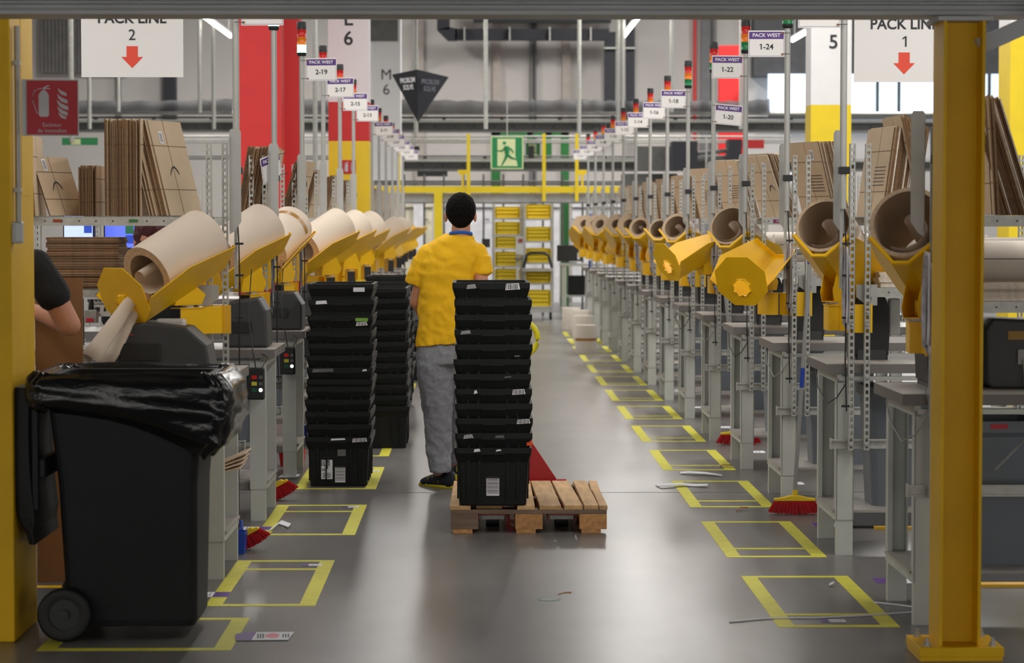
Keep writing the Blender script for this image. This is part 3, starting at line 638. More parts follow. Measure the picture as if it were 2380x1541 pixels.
# roll holder
def trough_mesh():
    m = MB(); rings = []
    for y, a in ((-.37, .15), (-.12, .178), (.235, .112)):
        rings.append([(-.034-a, y, a), (-.034, y, 0), (.034, y, 0), (.034+a, y, a)])
    a = .113; rings.append([(-.034-a, .238, a), (-.034, .238, 0), (.034, .238, 0), (.034+a, .238, a)])
    vs = [v for r in rings[:3] for v in r]; m.add(vs, [(i*4+j, i*4+j+1, (i+1)*4+j+1, (i+1)*4+j) for i in range(2) for j in range(3)])
    # turned-up lip at the open high end
    t = .012; r = rings[2]; inner = [(-.034-.112+t*1.2, .235, .112+t*.35), (-.034+t*.4, .235, t), (.034-t*.4, .235, t), (.034+.112-t*1.2, .235, .112+t*.35)]
    m.add(r+inner, [(j, j+1, 4+j+1, 4+j) for j in range(3)])
    return m.mesh('trough', [YEL])
def plate_mesh():
    m = MB(); R = .16; cz = .142; r = .058; hz = .105; o = []; i_ = []
    for j in range(8):
        t = pi/8+j*pi/4; o.append((R*cos(t), cz+R*sin(t))); i_.append((r*cos(t), hz+r*sin(t)))
    for y0, y1 in ((-.374, -.370),):
        vs = [(a, y0, b) for a, b in o]+[(a, y0, b) for a, b in i_]+[(a, y1, b) for a, b in o]+[(a, y1, b) for a, b in i_]
        fs = []
        for j in range(8):
            n = (j+1) % 8; fs += [(j, n, 8+n, 8+j), (16+j, 24+j, 24+n, 16+n), (j, 16+j, 16+n, n), (8+j, 8+n, 24+n, 24+j)]
        m.add(vs, fs)
    return m.mesh('end_plate', [YEL])
def petals_mesh():
    m = MB(); r = .058; hz = .105
    for j in range(8):
        t0 = pi/8+j*pi/4; t1 = t0+pi/4; tm = t0+pi/8
        a = Vector((r*cos(t0), -.374, hz+r*sin(t0))); b = Vector((r*cos(t1), -.374, hz+r*sin(t1))); c = Vector((.8*r*cos(tm), -.395, hz+.8*r*sin(tm)))
        d = a*.9+Vector((0, 0, hz*.1)); d.y = -.392; e = b*.9+Vector((0, 0, hz*.1)); e.y = -.392
        c.y = -.38; m.add([a, b, e, c, d], [(0, 1, 2, 3, 4)])
    return m.mesh('hub_flare', [YEL])
TM, PM, HM = trough_mesh(), plate_mesh(), petals_mesh()
BACKP = flat([(-.06, -.06), (.06, -.06), (.06, .06), (-.06, .06)], 'tmp', YEL)
bpy.data.objects.remove(BACKP)
EL = radians(25)
def holder(st, az, su, sv, zst=1.335, plate=True, label=''):
    """az: heading of the raised end in station coordinates"""
    t = thing('roll_holder', label, 'paper holder', wpt(st, 0, 0), st['rz'], 'yellow roll holders on the shelving frames')
    o = obj('trough', TM, t, (su, sv, zst), (EL, 0, az)); s = o.modifiers.new('thick', 'SOLIDIFY'); s.thickness = .004
    pl = obj('end_plate', PM, t, (su, sv, zst), (EL, 0, az)); obj('hub_flare', HM, pl, (0, 0, 0)).modifiers.new('thick', 'SOLIDIFY').thickness = .002
    m = MB(); m.X = Matrix.Translation((su, sv, 0)) @ Matrix.Rotation(az, 4, 'Z')
    m.prism([(-.11, 1.215), (.06, 1.215), (.085, 1.26), (.03, zst+.01), (-.10, zst-.047)], .003, 'x', -.033); m.prism([(-.11, 1.215), (.06, 1.215), (.085, 1.26), (.03, zst+.01), (-.10, zst-.047)], .003, 'x', .03)
    m.box(-.033, .033, -.11, .06, 1.212, 1.217); m.box(-.033, .033, -.113, -.11, 1.215, zst-.045); m.build('stand_bracket', YEL, t)
    # arm from the posts to below the stand
    d = Vector((su-.15, sv-.02)); L = max(.12, d.length); an = math.atan2(d.y, d.x)
    m = MB(); m.X = Matrix.Translation((.15, .03, 0)) @ Matrix.Rotation(an, 4, 'Z'); m.box(-.01, L*.55, -.028, .028, 1.075, 1.2); m.build('arm', YEL, t)
    m = MB(); m.X = Matrix.Translation((su, sv, 0)) @ Matrix.Rotation(an*.6+.3, 4, 'Z'); m.box(-.085, .07, -.03, .03, 1.075, 1.195); m.m = 1; m.box(.07, .078, -.03, .03, 1.075, 1.195); m.m = 0; m.box(-.09, .075, -.034, .034, 1.195, 1.2); m.build('swivel_arm', [YEL, BLACKP], t)
    MB().lathe([(.03, 1.2), (.03, 1.212)], 14, su, sv).build('pivot', GALV, t)
    MB().box(.085, .215, -.018, -.008, 1.07, 1.205).build('mount_plate', YEL, t)
    return t
def roll_mesh(R, r, L, curl=True):
    m = MB(); n = 36; rr = [(R, 0), (R, L)]
    m.lathe([(R, 0), (R, L)], n, cap=False)
    m.m = 1
    for z in (0, L):
        vs = [(R*cos(2*pi*j/n), R*sin(2*pi*j/n), z) for j in range(n)]+[(r*cos(2*pi*j/n), r*sin(2*pi*j/n), z) for j in range(n)]
        m.add(vs, [(j, (j+1) % n, n+(j+1) % n, n+j) for j in range(n)])
    m.m = 2; m.lathe([(r, 0), (r, L)], n, cap=False)
    me = m.mesh('paper_roll', [KRAFT, KRAFTIN, KRAFTDK]); return me
def curl_mesh(R, L):
    m = MB(); rings = []
    for z in (-.03, 0, L*1.36): rings.append([((R*(.9-.055*j))*cos(.35*j+1), (R*(.9-.055*j))*sin(.35*j+1), z) for j in range(15)])
    m.loft(rings, closed=False, cap=False); return m.mesh('inner_sheet', [KRAFT])
RM = {}
def roll(st, az, su, sv, zst, R, r, L, y0, label, curl=False):
    c = 1.414*R-.034+.003
    k = (R, r, L)
    if k not in RM: RM[k] = roll_mesh(R, r, L)
    base = Matrix.Translation(wpt(st, su, sv, zst)) @ Matrix.Rotation(st['rz']+az, 4, 'Z') @ Matrix.Rotation(EL, 4, 'X') @ Matrix.Translation((0, y0, c)) @ Matrix.Rotation(-pi/2, 4, 'X')
    t = thing('paper_roll', label, 'paper roll', (0, 0, 0), 0, 'kraft paper rolls in the yellow holders'); t.matrix_world = base
    t.location = base.to_translation(); t.rotation_euler = base.to_euler()
    obj('roll_body', RM[k], t)
    if curl:
        kk = ('c', r)
        if kk not in RM: RM[kk] = curl_mesh(r*.95, L*.7)
        obj('inner_sheet', RM[kk], t)
    return t
FLATN = 0
def ordx(i): return ordn(i) if i < 15 else ['sixteenth', 'seventeenth', 'eighteenth', 'nineteenth', 'twentieth'][i-15]
def flat_mesh(th, D, H, edge=None, seam=True, print_=False):
    m = MB(); h = th/2
    m.m = 1; m.box(-h, h, -D/2, D/2, 0, H)
    m.m = 0; e = .0004
    m.add([(-h-e, -D/2, 0), (-h-e, D/2, 0), (-h-e, D/2, H), (-h-e, -D/2, H)], [(0, 3, 2, 1)]); m.add([(h+e, -D/2, 0), (h+e, D/2, 0), (h+e, D/2, H), (h+e, -D/2, H)], [(0, 1, 2, 3)])
    if seam:
        m.m = 2
        for z in (H*.27, H*.73): m.add([(h+2*e, -D/2, z), (h+2*e, D/2, z), (h+2*e, D/2, z+.004), (h+2*e, -D/2, z+.004)], [(0, 1, 2, 3)]); m.add([(-h-2*e, -D/2, z), (-h-2*e, D/2, z), (-h-2*e, D/2, z+.004), (-h-2*e, -D/2, z+.004)], [(0, 3, 2, 1)])
        for s in (1,-1):
            m.add([(s*(h+2*e), -.02, 0), (s*(h+2*e), -.016, 0), (s*(h+2*e), -.016, H), (s*(h+2*e), -.02, H)], [(0, 1, 2, 3)])
    return m
FM = {}
CREASE = mat('cardboard crease', (120, 96, 72), .9)
def getflat(th, D, H, w):
    k = (th, D, H, w)
    if k not in FM: FM[k] = flat_mesh(th, D, H).mesh('flattened_box', [CARD, CEDGEW if w else CEDGE, CREASE])
    return FM[k]
PRINTD = mat('dark box print', (70, 62, 60), .7)
def decorate(o, th, D, H, side, kind):
    """print on the outermost sheet of a bundle: side = +1/-1 along its thickness"""
    x = side*(th/2+.0012); r = (pi/2, 0, pi/2 if side > 0 else -pi/2)
    if kind in (1, 3):
        m = MB(); pts = [(x, -.06+.012*i*side, H*.42+.045*sin(i*.42)) for i in range(8)]; m.tube(pts, [.0012, .003, .004, .005, .005, .004, .0035, .002], 5); m.build('printed_curve', PRINTD, o)
    if kind in (2, 3):
        MB().box(min(x, x+side*.0008), max(x, x+side*.0008), -D*.28, -D*.28+.035, H*.76, H*.76+.06).build('white_sticker', PAPER, o)
        q = MB()
        for i in range(7): q.box(min(x+side*.001, x+side*.0014), max(x+side*.001, x+side*.0014), -D*.28+.006, -D*.28+.029, H*.76+.008+i*.0065, H*.76+.011+i*.0065)
        q.build('printed_bars', PRINTD, o)
    if kind in (2, 4):
        m = MB()
        for i in range(6): m.box(min(x, x+side*.0006), max(x, x+side*.0006), -D*.4, D*.02, H*.55-i*.018, H*.55-i*.018+.004)
        m.build('printed_lines', PRINTD, o)
def bundle(st, u, n, D, H, lean, yaw, what, v=.18, z=1.626, w=0, th=.0055, pitch=.0075, deco=0, side=-1, grp=None, sup=None):
    """n flattened boxes standing side by side; u grows away from the aisle"""
    global FLATN
    s = 1 if not st['rz'] else -1
    for i in range(n):
        uu = u+i*pitch
        hh = H*random.choice((1, 1, .985, .97)); jit = random.uniform(-.012, .012)
        o = obj('flattened_box', getflat(th, D, H, w and random.random() < .3), None, wpt(st, uu, v+jit, z+abs(th/2*sin(lean))+.0005), (0, s*lean+random.uniform(-.006, .006), (yaw if s > 0 else yaw)))
        o.scale = (1, 1, hh/H)
        first = (i == 0)
        tag(o, ('flattened box facing the aisle in %s' % what) if first else '%s flattened box from the aisle in %s' % (ordx(i), what), 'cardboard', 'flattened boxes in '+what)
        if first and deco: decorate(o, th, D, H, -s, deco)
        FLATN += 1
def lying(st, u0, u1, v0, v1, z, n, what, w=0, pitch=.0122):
    global FLATN
    k = ('ly', u1-u0, v1-v0, w)
    if k not in FM:
        m = MB(); a = (u1-u0)/2; b = (v1-v0)/2; m.m = 1; m.box(-a, a, -b, b, 0, .0112); m.m = 0; m.box(-a, a, -b, b, .0112, .0116); m.box(-a, a, -b, b, -.0005, 0); FM[k] = m.mesh('lying_box', [CARD, CEDGEW if w else CEDGE])
    for i in range(n):
        p = wpt(st, (u0+u1)/2+random.uniform(-.006, .006), (v0+v1)/2+random.uniform(-.008, .008), z+.001+i*pitch)
        o = obj('flattened_box', FM[k], None, p, (0, 0, st['rz']+random.uniform(-.012, .012)))
        tag(o, '%s flattened box from below in %s' % (ordx(i), what), 'cardboard', 'flattened boxes in '+what); FLATN += 1
# sign cards
def card(p, label, txt, tilt=(0, 0, 0), side=1):
    t = thing('station_sign', label, 'sign', p, 0, 'PACK WEST station signs'); t.rotation_euler = tilt
    MB().box(-.1, .1, 0, .003, -.073, .073).build('sign_card', CARDW, t)
    MB().box(-.0945, .0945, -.0006, 0, .026, .066).build('purple_header', PURP, t)
    b = MB(); b.box(-.0955, .0955, -.0005, 0, -.068, -.0665); b.box(-.0955, -.094, -.0005, 0, -.068, .066); b.box(.094, .0955, -.0005, 0, -.068, .066); b.build('border_line', PURP, t)
    text('PACK WEST', .0275, WPRINT, t, (0, -.001, .046), bold=.0006, sx=1.04)
    text(txt, .043, INK, t, (0, -.001, -.018), bold=.0008)
    for z in (.058, -.058):
        MB().tube([(side*.088, -.003, z), (side*.105, -.02, z), (side*.13, -.02, z)], .0018, 5).build('cable_tie', BLACKP, t)
        e = MB(); e.X = Matrix.Translation((side*.087, -.002, z)) @ Matrix.Rotation(pi/2, 4, 'X'); e.lathe([(.006, 0), (.006, .0015)], 10); e.build('eyelet', MATS['brown packing tape'], t)
    return t
# hanging documents
def docs_proto():
    t = thing('hanging_documents', 'x', 'papers', (0, 0, 0), 0, 'sheets hanging from the slotted posts')
    for i in range(4):
        m = MB(); rings = []; dx = (i-2)*.006
        for j in range(9):
            z = 1.47-.36*j/8+.02*sin(i*2); y0 = -.1-.05*(i % 2); bul = .02*sin(pi*j/8)*(1 if i % 2 else -1)
            rings.append([(dx*(1+j*.05)+bul*.3-.008*sin(pi*(j+1)/10), -.05, z), (dx+bul*.3, -.08, z-.005), (dx*(1+j*.05)+.009*sin(pi*(j+1)/10)+.003*sin(j+i), y0, z-.01*i)])
        m.loft(rings, closed=False, cap=False); o = m.build('sheet', mat('pale sheet', (206, 203, 206), .7) if i % 2 else mat('aged sheet', (160, 157, 164), .7, 0, .3, 30), t); o.modifiers.new('t', 'SOLIDIFY').thickness = .0012
    return t
DOCS = docs_proto(); DOCS.scale = (.55, 1, 1)
def printer_proto():
    t = thing('label_printer', 'x', 'printer', (0, 0, 0), 0, 'black printers on the packing tables')
    m = MB(); n = 10; prof = [(-.085, 0), (-.09, .12), (-.082, .24), (-.066, .285), (-.03, .3), (.04, .3), (.07, .285), (.085, .24), (.09, .12), (.085, 0)]
    m.prism([(a, b+.02) for a, b in prof], .3, 'y', 0); m.build('housing', BLACKP, t, bevel=.008)
    MB().box(-.07, .07, -.01, .01, .0, .05).build('paper_slot', MACH, t); MB().box(-.08, .08, .0, .28, 0, .02).build('base_tray', BLACKP, t)
    MB().box(.095, .15, .05, .12, .12, .3).build('side_bottle', CLEARP, t, bevel=.008)
    return t
PRN = printer_proto()
def bin_proto():
    t = thing('waste_bin', 'x', 'bin', (0, 0, 0), 0, 'blue grey bins under the packing tables')
    def rr(hx, hy, z, r=.05): 
        out = []
        for cx, cy, a0 in ((hx-r, hy-r, 0), (-hx+r, hy-r, pi/2), (-hx+r, -hy+r, pi), (hx-r, -hy+r, 1.5*pi)):
            for i in range(5): a = a0+i*pi/8; out.append((cx+r*cos(a), cy+r*sin(a), z))
        return out
    MB().loft([rr(.16, .15, 0), rr(.185, .175, .52), rr(.2, .19, .54), rr(.2, .19, .585), rr(.185, .175, .585), rr(.16, .15, .06)], smooth=False).build('bin_body', GREYBIN, t)
    MB().box(-.035, .035, -.193, -.189, .555, .575).build('red_sticker', REDS, t)
    return t
BINP = bin_proto()
# ---- populate
RH = {0: (154, .08, .18), 1: (154, .05, .18), 2: (-28, -.02, .12), 3: (150, .045, .17), 4: (-62, .08, .12), 5: (148, .05, .16), 6: (158, .06, .16), 7: (150, .04, .16), 8: (158, .05, .16), 9: (165, .03, .16), 10: (140, .0, .15), 11: (170, -.02, .15), 12: (150, -.02, .15), 13: (175, -.02, .15)}
LH = {0: (140.5, .267, .17), 1: (141, .17, .17), 2: (158, .16, .17), 3: (138, -.0, .17), 4: (140, -.03, .17), 5: (138, -.06, .17), 6: (139, -.13, .17), 7: (150, -.15, .17), 8: (140, -.12, .17), 9: (140, -.1, .17), 10: (140, -.1, .17), 11: (140, -.1, .17)}
ft = ff = fb = fd = fp = None
for idx, st in enumerate(ST):
    k = st['k']; R_ = st['s'] == 'R'; d = st['d']; loc = wpt(st, 0, 0); rz = st['rz']
    if idx == 0:
        for o, lb in ((table, 'grey steel packing table %s' % d), (frame, 'slotted steel shelving frame %s' % d)): o.location = loc; o['label'] = lb
        tb, fr = table, frame
    else:
        tb = dup(table, loc, rz, 'grey steel packing table %s' % d)
        if not R_ and k == 0: fr = frameL; fr.location = loc; fr.rotation_euler = (0, 0, rz); fr['label'] = 'slotted steel shelving frame %s' % d
        else: fr = dup(frame if R_ else frameL, loc, rz, 'slotted steel shelving frame %s' % d)
    # pole
    lit = '' if R_ else {0: 'g', 1: 'g', 2: 'g', 6: 'o'}.get(k, '')
    pl = wpt(st, .062 if not (R_ and k == 0) else .115, -.075)
    what = {'g': 'green', 'o': 'amber'}.get(lit)
    nm = ('sign '+st['sgn']) if k >= (2 if R_ else 1) else d
    lb = 'signal light pole with %s lamp stack %s' % (what+'-lit' if what else 'unlit', ('beside '+nm) if 'sign' in nm else d)
    if lit not in pole_used: pr = poles[lit]; pr.location = pl; pr['label'] = lb; pole_used.add(lit)
    else: pr = dup(poles[lit], pl, 0, lb)
    # sign card
    if st['sgn']:
        if R_ and k == 4: card((pl[0]+.105, pl[1]-.02, 2.37), 'tilted white station sign PACK WEST 1-20 hanging lower than the rest', '1-20', (0, radians(5), radians(4)), side=-1)
        elif not R_ and k == 1:
            p = P(631, 390, pl[1]-.06); card((p.x, p.y, p.z), 'white station sign PACK WEST 2-21 turned aside and hanging low', '2-21', (radians(0), radians(-14), radians(62)), side=1)
        else: card((pl[0]+(-.12 if R_ else .128), pl[1]-.02, 2.585 if not (k == 0 and not R_) else 2.6), 'white station sign PACK WEST %s with purple header' % st['sgn'], st['sgn'], (0, radians(random.uniform(-1, 1)), radians(random.uniform(-4, 4))), side=1 if R_ else -1)
    # roll holder and roll
    az, su, sv = (RH if R_ else LH)[k]; az = radians(az); zs = 1.335 if not (not R_ and k == 0) else 1.285
    if R_ and k == 2: zs = 1.30
    holder(st, az, su, sv, zs, True, 'yellow paper roll holder %s' % d)
    flipped = R_ and k in (2, 4)
    if not flipped:
        if R_: R, r = {0: (.152, .135), 1: (.14, .125), 3: (.135, .122), 5: (.12, .095), 6: (.1, .085), 7: (.11, .08)}.get(k, (.13, .06))
        else: R, r = (.142, .102) if k == 0 else (.14, .08) if k < 6 else (.12, .06)
        if not R_ and k in (8, 9, 10, 11): R, r = (.05, .03)
        roll(st, az, su, sv, zs, R, r, .4, -.2 if not R_ else -.17, 'kraft paper roll in the yellow holder %s' % d, curl=(R-r < .05))
        if not R_ and k == 2:
            ro = bpy.data.objects[[o.name for o in COL.objects if o.name.startswith('paper_roll')][-1]]
            m = MB(); m.loft([[((R+.0012)*cos(t), (R+.0012)*sin(t), z) for t in [-1.2+2.2*j/16-.9 for j in range(17)]] for z in (.3, .335)], closed=False, cap=False); m.build('brown_tape', TAPEB, ro)
    # shelf content
    if k < 11:
        what = 'the bundle %s' % d
        if R_:
            cfg = {0: [(.34, 4, .36, .47, radians(-4), radians(14), 0, 2), (.45, 15, .36, .5, radians(-17), radians(-6), 1, 1)],
                   1: [(.255, 20, .36, .44, radians(8), radians(11), 1, 4), (.46, 6, .36, .5, radians(-12), radians(5), 0, 0)],
                   2: [(.3, 11, .36, .44, radians(-15), radians(22), 1, 2)], 3: [(.3, 11, .36, .44, radians(-20), radians(20), 1, 3)],
                   4: [(.28, 10, .36, .44, radians(-15), radians(22), 1, 2)], 5: [(.28, 10, .36, .42, radians(-14), radians(20), 1, 2)]}.get(k, [(.27, 7, .36, .4, radians(-12+3*(k % 3)), radians(18), k % 2, 0)])
        else:
            cfg = {0: [(.5, 20, .3, .46, radians(0), radians(-6), 0, 1)] , 1: [(.12, 16, .32, .4, radians(10), radians(-8), 0, 0)], 2: [(.12, 8, .32, .38, radians(16), radians(-8), 0, 0)]}.get(k, [(.16, 7, .32, .36, radians(12), radians(-8), 0, 0)])
        for (u, n, D, H, lean, yaw, w_, dec) in cfg:
            if not R_ and k: lean = -lean
            bundle(st, u, n, D, H, lean, yaw, what if len(cfg) == 1 or u < .42 else what.replace('bundle', 'second bundle'), w=w_, deco=dec, v=.33 if R_ else -.19, pitch=.0085)
    if not R_ and k == 0:
        bundle(st, .315, 14, .3, .47, radians(15), radians(-24), 'the leaning bundle %s' % d, pitch=.0075, deco=3, v=-.19)
        bundle(st, .88, 1, .3, .3, radians(20), radians(-24), 'the left shelf end %s' % d, deco=3, v=-.17)
        bundle(st, .73, 10, .3, .24, 0, 0, 'the low bundle %s' % d, v=-.24, pitch=.009)
        bundle(st, 1.0, 6, .3, .38, radians(3), 0, 'the far left bundle %s' % d, v=-.12, pitch=.009)
    if k < 3:
        lying(st, .28 if R_ else .62, .62 if R_ else .96, .17 if R_ else -.33, .47 if R_ else -.04, 1.281, (6 if R_ else 20) if k < 2 else 5, 'the pile %s' % d, w=1 if R_ else 0)
        if R_ and k == 0: lying(st, .66, 1.2, .17, .47, 1.281, 7, 'the wide pile at the right picture edge', w=1)
    # horizontal kraft roll across the shelves (right side)
    if R_ and k < 5:
        t = thing('long_paper_roll', 'pale kraft roll lying across the frame %s' % d, 'paper roll', wpt(st, .33, .62, 1.425), 0, 'pale rolls lying across the frames')
        m = MB(); m.X = Matrix.Rotation(pi/2, 4, 'Y'); m.lathe([(.095, 0), (.095, 1.0)], 24); m.build('roll_body', CREAMROLL, t)
        m = MB(); m.X = Matrix.Rotation(pi/2, 4, 'Y'); m.lathe([(.02, -.12), (.02, 1.1)], 10); m.build('spindle', GALV, t)
        MB().tube([(0, -.097, .02), (1.0, -.097, .022)], .002, 5).build('black_cord', CABLE, t)
    # things on and under the table
    dl = 'sheets hanging from the slotted post %s' % d
    if k < 9:
        lo = wpt(st, .078, .0)
        if R_ or k in (1, 2):
            if fd is None: DOCS.location = lo; DOCS['label'] = dl; fd = 1
            else: dup(DOCS, lo, rz, dl)
    if R_ and k < 9:
        pl_ = wpt(st, .25+.02*(k % 2), .34, .92); lb = 'black label printer on the table %s' % d
        if fp is None: PRN.location = pl_; PRN['label'] = lb; fp = 1
        else: dup(PRN, pl_, 0, lb)
    if k < 7:
        pl_ = wpt(st, .42 if R_ else .5, .36, .212); lb = 'blue grey bin under the table %s' % d
        if fb is None: BINP.location = pl_; BINP['label'] = lb; fb = 1
        else: dup(BINP, pl_, rz, lb)
    if k < 6 and R_:
        c = thing('cable', 'thin cables hanging under the table corner %s' % d, 'cable', wpt(st, 0, 0), 0, 'cables under the right tables')
        MB().tube([(.02, .5, .86), (.0, .3, .79), (.02, .12, .72), (.05, .0, .76), (.09, -.03, .83)], .003, 5).build('cable_loop', CABLE if k % 2 else CABLEW, c)
        MB().tube([(.16, .3, .97), (.1, -.02, 1.02), (.085, -.03, .93), (.12, -.02, .85)], .0025, 5).build('thin_cable', CABLEW, c)
# right edge extras at the first right table
st = ST[0]
t = thing('label_machine', 'large charcoal machine on the table at the right edge of the picture', 'machine', wpt(st, .52, .3, .92))
m = MB(); m.prism([(-.1, 0), (-.12, .02), (-.13, .24), (-.1, .285), (.2, .27), (.3, .2), (.3, 0)], .34, 'y', 0); m.build('housing', MACH, t, bevel=.01)
MB().box(-.04, .04, -.003, 0, .2, .235).build('yellow_label', mat('amber label', (160, 118, 20), .5), t)
MB().box(-.0, .05, -.012, 0, .1, .16).build('plug_socket', MATS['grey cable'], t)
MB().tube([(.02, -.015, .12), (.03, -.03, -.02), (.0, -.25, -.16), (-.1, -.3, -.25), (-.15, -.3, -.3)], .004, 6).build('power_cable', CABLEW, t)
t = thing('floor_mat', 'dark anti-fatigue mat with yellow edges at the right picture edge', 'mat', (2.6, 11.0, 0))
MB().box(-.62, .8, -.42, .45, 0, .014).build('mat_top', MATM, t, bevel=.004)
MB().box(-.56, .8, -.5, -.42, 0, .012).build('yellow_edge', YEL, t); MB().box(-.62, .8, .45, .52, 0, .012).build('yellow_edge', YEL, t)
t = thing('floor_mat', 'dark mat with yellow braided edges between the first and second right tables', 'mat', (2.35, 12.95, 0))
MB().box(-.42, .8, -.4, .37, 0, .014).build('mat_top', MATM, t, bevel=.004)
MB().box(-.3, .8, -.46, -.4, 0, .012).build('yellow_edge', YEL, t); MB().box(-.42, .8, .37, .43, 0, .012).build('yellow_edge', YEL, t)
t = thing('floor_mat', 'dark mat with yellow edges behind the black wheelie bin', 'mat', (-1.85, 10.1, 0))
MB().box(-.3, .3, -.35, .35, 0, .014).build('mat_top', MATM, t, bevel=.004); MB().box(-.3, .3, .35, .43, 0, .012).build('yellow_edge', YEL, t); MB().box(-.3, .3, -.43, -.35, 0, .012).build('yellow_edge', YEL, t)
# ================================================================ floor markings
def tape(x0, x1, y0, y1, label, bar=None, tw=.068, cw=.05):
    t = thing('floor_tape', label, 'floor marking', ((x0+x1)/2, (y0+y1)/2, 0), 0, 'yellow tape rectangles on the floor'); a = (x1-x0)/2; b = (y1-y0)/2; h = .0012
    for n, v in (('strip', (-a, -a+tw, -b, b)), ('strip', (a-tw, a, -b, b)), ('cross_strip', (-a+tw, a-tw, -b, -b+cw)), ('cross_strip', (-a+tw, a-tw, b-cw, b))):
        MB().box(*v, 0, h).build(n, TAPE, t)
    if bar is not None: MB().box(-a+tw, a-tw, bar-(y0+y1)/2, bar-(y0+y1)/2+cw, 0, h).build('cross_strip', TAPE, t)
    return t
def badge(x, y, rz, label, s=1, grp=None, lab=None):
    t = thing('floor_label', label, 'label', (x, y, .0015), rz, grp)
    MB().box(-.11*s, .11*s, -.075*s, .075*s, 0, .001).build('paper', PAPER, t); MB().box(-.11*s, -.035*s, -.075*s, .075*s, .001, .0015).build('purple_header', PURP, t)
    m = MB()
    for i in range(5): m.box(-.02*s+i*.022*s, -.012*s+i*.022*s, -.05*s, .05*s, .001, .0014)
    m.build('printed_lines', mat('faint print', (150, 150, 165), .6), t); return t
for k in range(13):
    y = 9.465+2.02*k-.03*(k > 0)
    tape(1.173, 1.655-.004*k, y, y+1.38, 'yellow tape rectangle on the floor, %s from the front on the right' % ordn(k), bar=y+.28)
    if k < 7: badge(1.66+.2, y+1.22, 0, 'purple and white floor label beside the table leg, %s from the front on the right' % ordn(k), 1, 'floor labels by the right tables')
badge(1.41, 9.61, 0, 'small purple and white sticker inside the nearest right tape rectangle', .45)
LY = [(-1.66, -.935, 8.98, 9.72, None), (-1.15, -.692, 10.02, 11.38, 11.06), (-1.15, -.645, 12.3, 13.62, 13.28), (-1.12, -.63, 14.42, 15.72, 15.4), (-1.12, -.63, 16.45, 17.85, 17.5), (-1.12, -.64, 18.5, 19.9, 19.5), (-1.12, -.64, 20.5, 21.9, 21.6), (-1.12, -.64, 22.5, 23.9, 23.6)]
for k, (a, b, c, d, e) in enumerate(LY): tape(a, b, c, d, 'yellow tape rectangle on the floor, %s from the front on the left' % ordn(k), bar=e)
for k, (px, py) in enumerate(((725, 1314), (815, 1179), (866, 1095))):
    p = F(px, py); badge(p.x, p.y, 0, 'small purple and white label in the %s tape rectangle on the left' % ordn(k+1), .42, 'small labels in the left tape rectangles')
for k, (px, py) in enumerate(((480, 1383), (585, 1229))):
    p = F(px, py); badge(p.x, p.y, pi, 'purple floor label beside the left table legs, %s from the front' % ordn(k), .9, 'floor labels by the left tables')
p = F(616, 1481); t = thing('fallen_badge', 'large white and purple card lying on the floor right of the wheelie bin', 'card', (p.x, p.y, .003), radians(4))
MB().prism([(-.11, -.08), (.09, -.09), (.112, .085), (-.075, .09), (-.115, .05)], .002, 'z').build('card_sheet', PAPER, t); MB().prism([(-.11, -.078), (-.05, -.082), (-.035, .084), (-.075, .088), (-.113, .05)], .001, 'z', .002).build('purple_header', PURP, t)
MB().prism([(.0, -.02), (.03, -.05), (.05, -.04), (.055, .03), (.03, .06), (.005, .03)], .001, 'z', .002).build('pink_arrow', PINK, t); 
m = MB()
for i in range(3): m.box(-.03+.01*i, -.024+.01*i, -.05, .05, .002, .0026); m.box(.075+.01*i-.008, .08+.01*i-.008, -.04, .04, .002, .0026)
m.build('printed_lines', INK, t)
# scraps of paper on the floor
def scrap(pts, label, w=.02, m=PAPER, cat='paper scrap'):
    P_ = [F(x, y) for x, y in pts]; o_ = P_[0].copy(); r = []
    for i, p in enumerate(P_):
        q = p-o_; z = .003+.012*abs(sin(i*2.1)); r.append([(q.x, q.y-w/2*8*.5, z), (q.x+.005, q.y+w/2*8*.5, z+.004)])
    mm = MB().loft(r, closed=False, cap=False); o = mm.build('paper_scrap', m, None, (o_.x, o_.y, 0)); o.modifiers.new('t', 'SOLIDIFY').thickness = .001; return tag(o, label, cat, 'scraps on the floor')
scrap([(1523, 1129), (1536, 1134), (1580, 1131), (1610, 1130), (1644, 1133)], 'long crumpled white paper strip crossing the third right tape rectangle')
scrap([(1580, 1101), (1600, 1103), (1640, 1105), (1678, 1107)], 'white paper strip lying beyond the third right tape rectangle')
scrap([(622, 1237), (640, 1228), (650, 1220), (660, 1219), (672, 1228)], 'twisted white paper scrap in the third left tape rectangle', .03)
scrap([(648, 1110), (665, 1112), (694, 1111)], 'white paper scrap beside the red brush on the left', .03)
scrap([(1990, 1170), (2012, 1168), (2026, 1162), (2034, 1155)], 'curled white paper under the second right table', .03)
scrap([(1926, 1362), (1933, 1364), (1938, 1361)], 'small torn paper near the nearest right tape rectangle', .01)
scrap([(1296, 1385), (1310, 1386), (1327, 1386)], 'short brown splinter near the bottom middle of the aisle floor', .004, CARDD, 'splinter')
scrap([(1710, 1190), (1720, 1186), (1738, 1187)], 'brown torn cardboard scrap between the second and third right tape rectangles', .01, CARDD, 'cardboard scrap')
scrap([(1672, 1085), (1680, 1086), (1700, 1087)], 'dark leaf-like scrap at the corner of the fourth right tape rectangle', .01, CARDD, 'cardboard scrap')
sp = [F(x, y) for x, y in ((1695, 1448), (1780, 1440), (1900, 1438), (2020, 1432), (2130, 1424), (2142, 1416), (2100, 1410), (2030, 1402))]
o = MB().tube([(q.x, q.y, .004) for q in sp], .004, 6).build('packing_strap', PAPER); tag(o, 'long white packing strap snaking over the nearest right tape rectangle', 'strap')
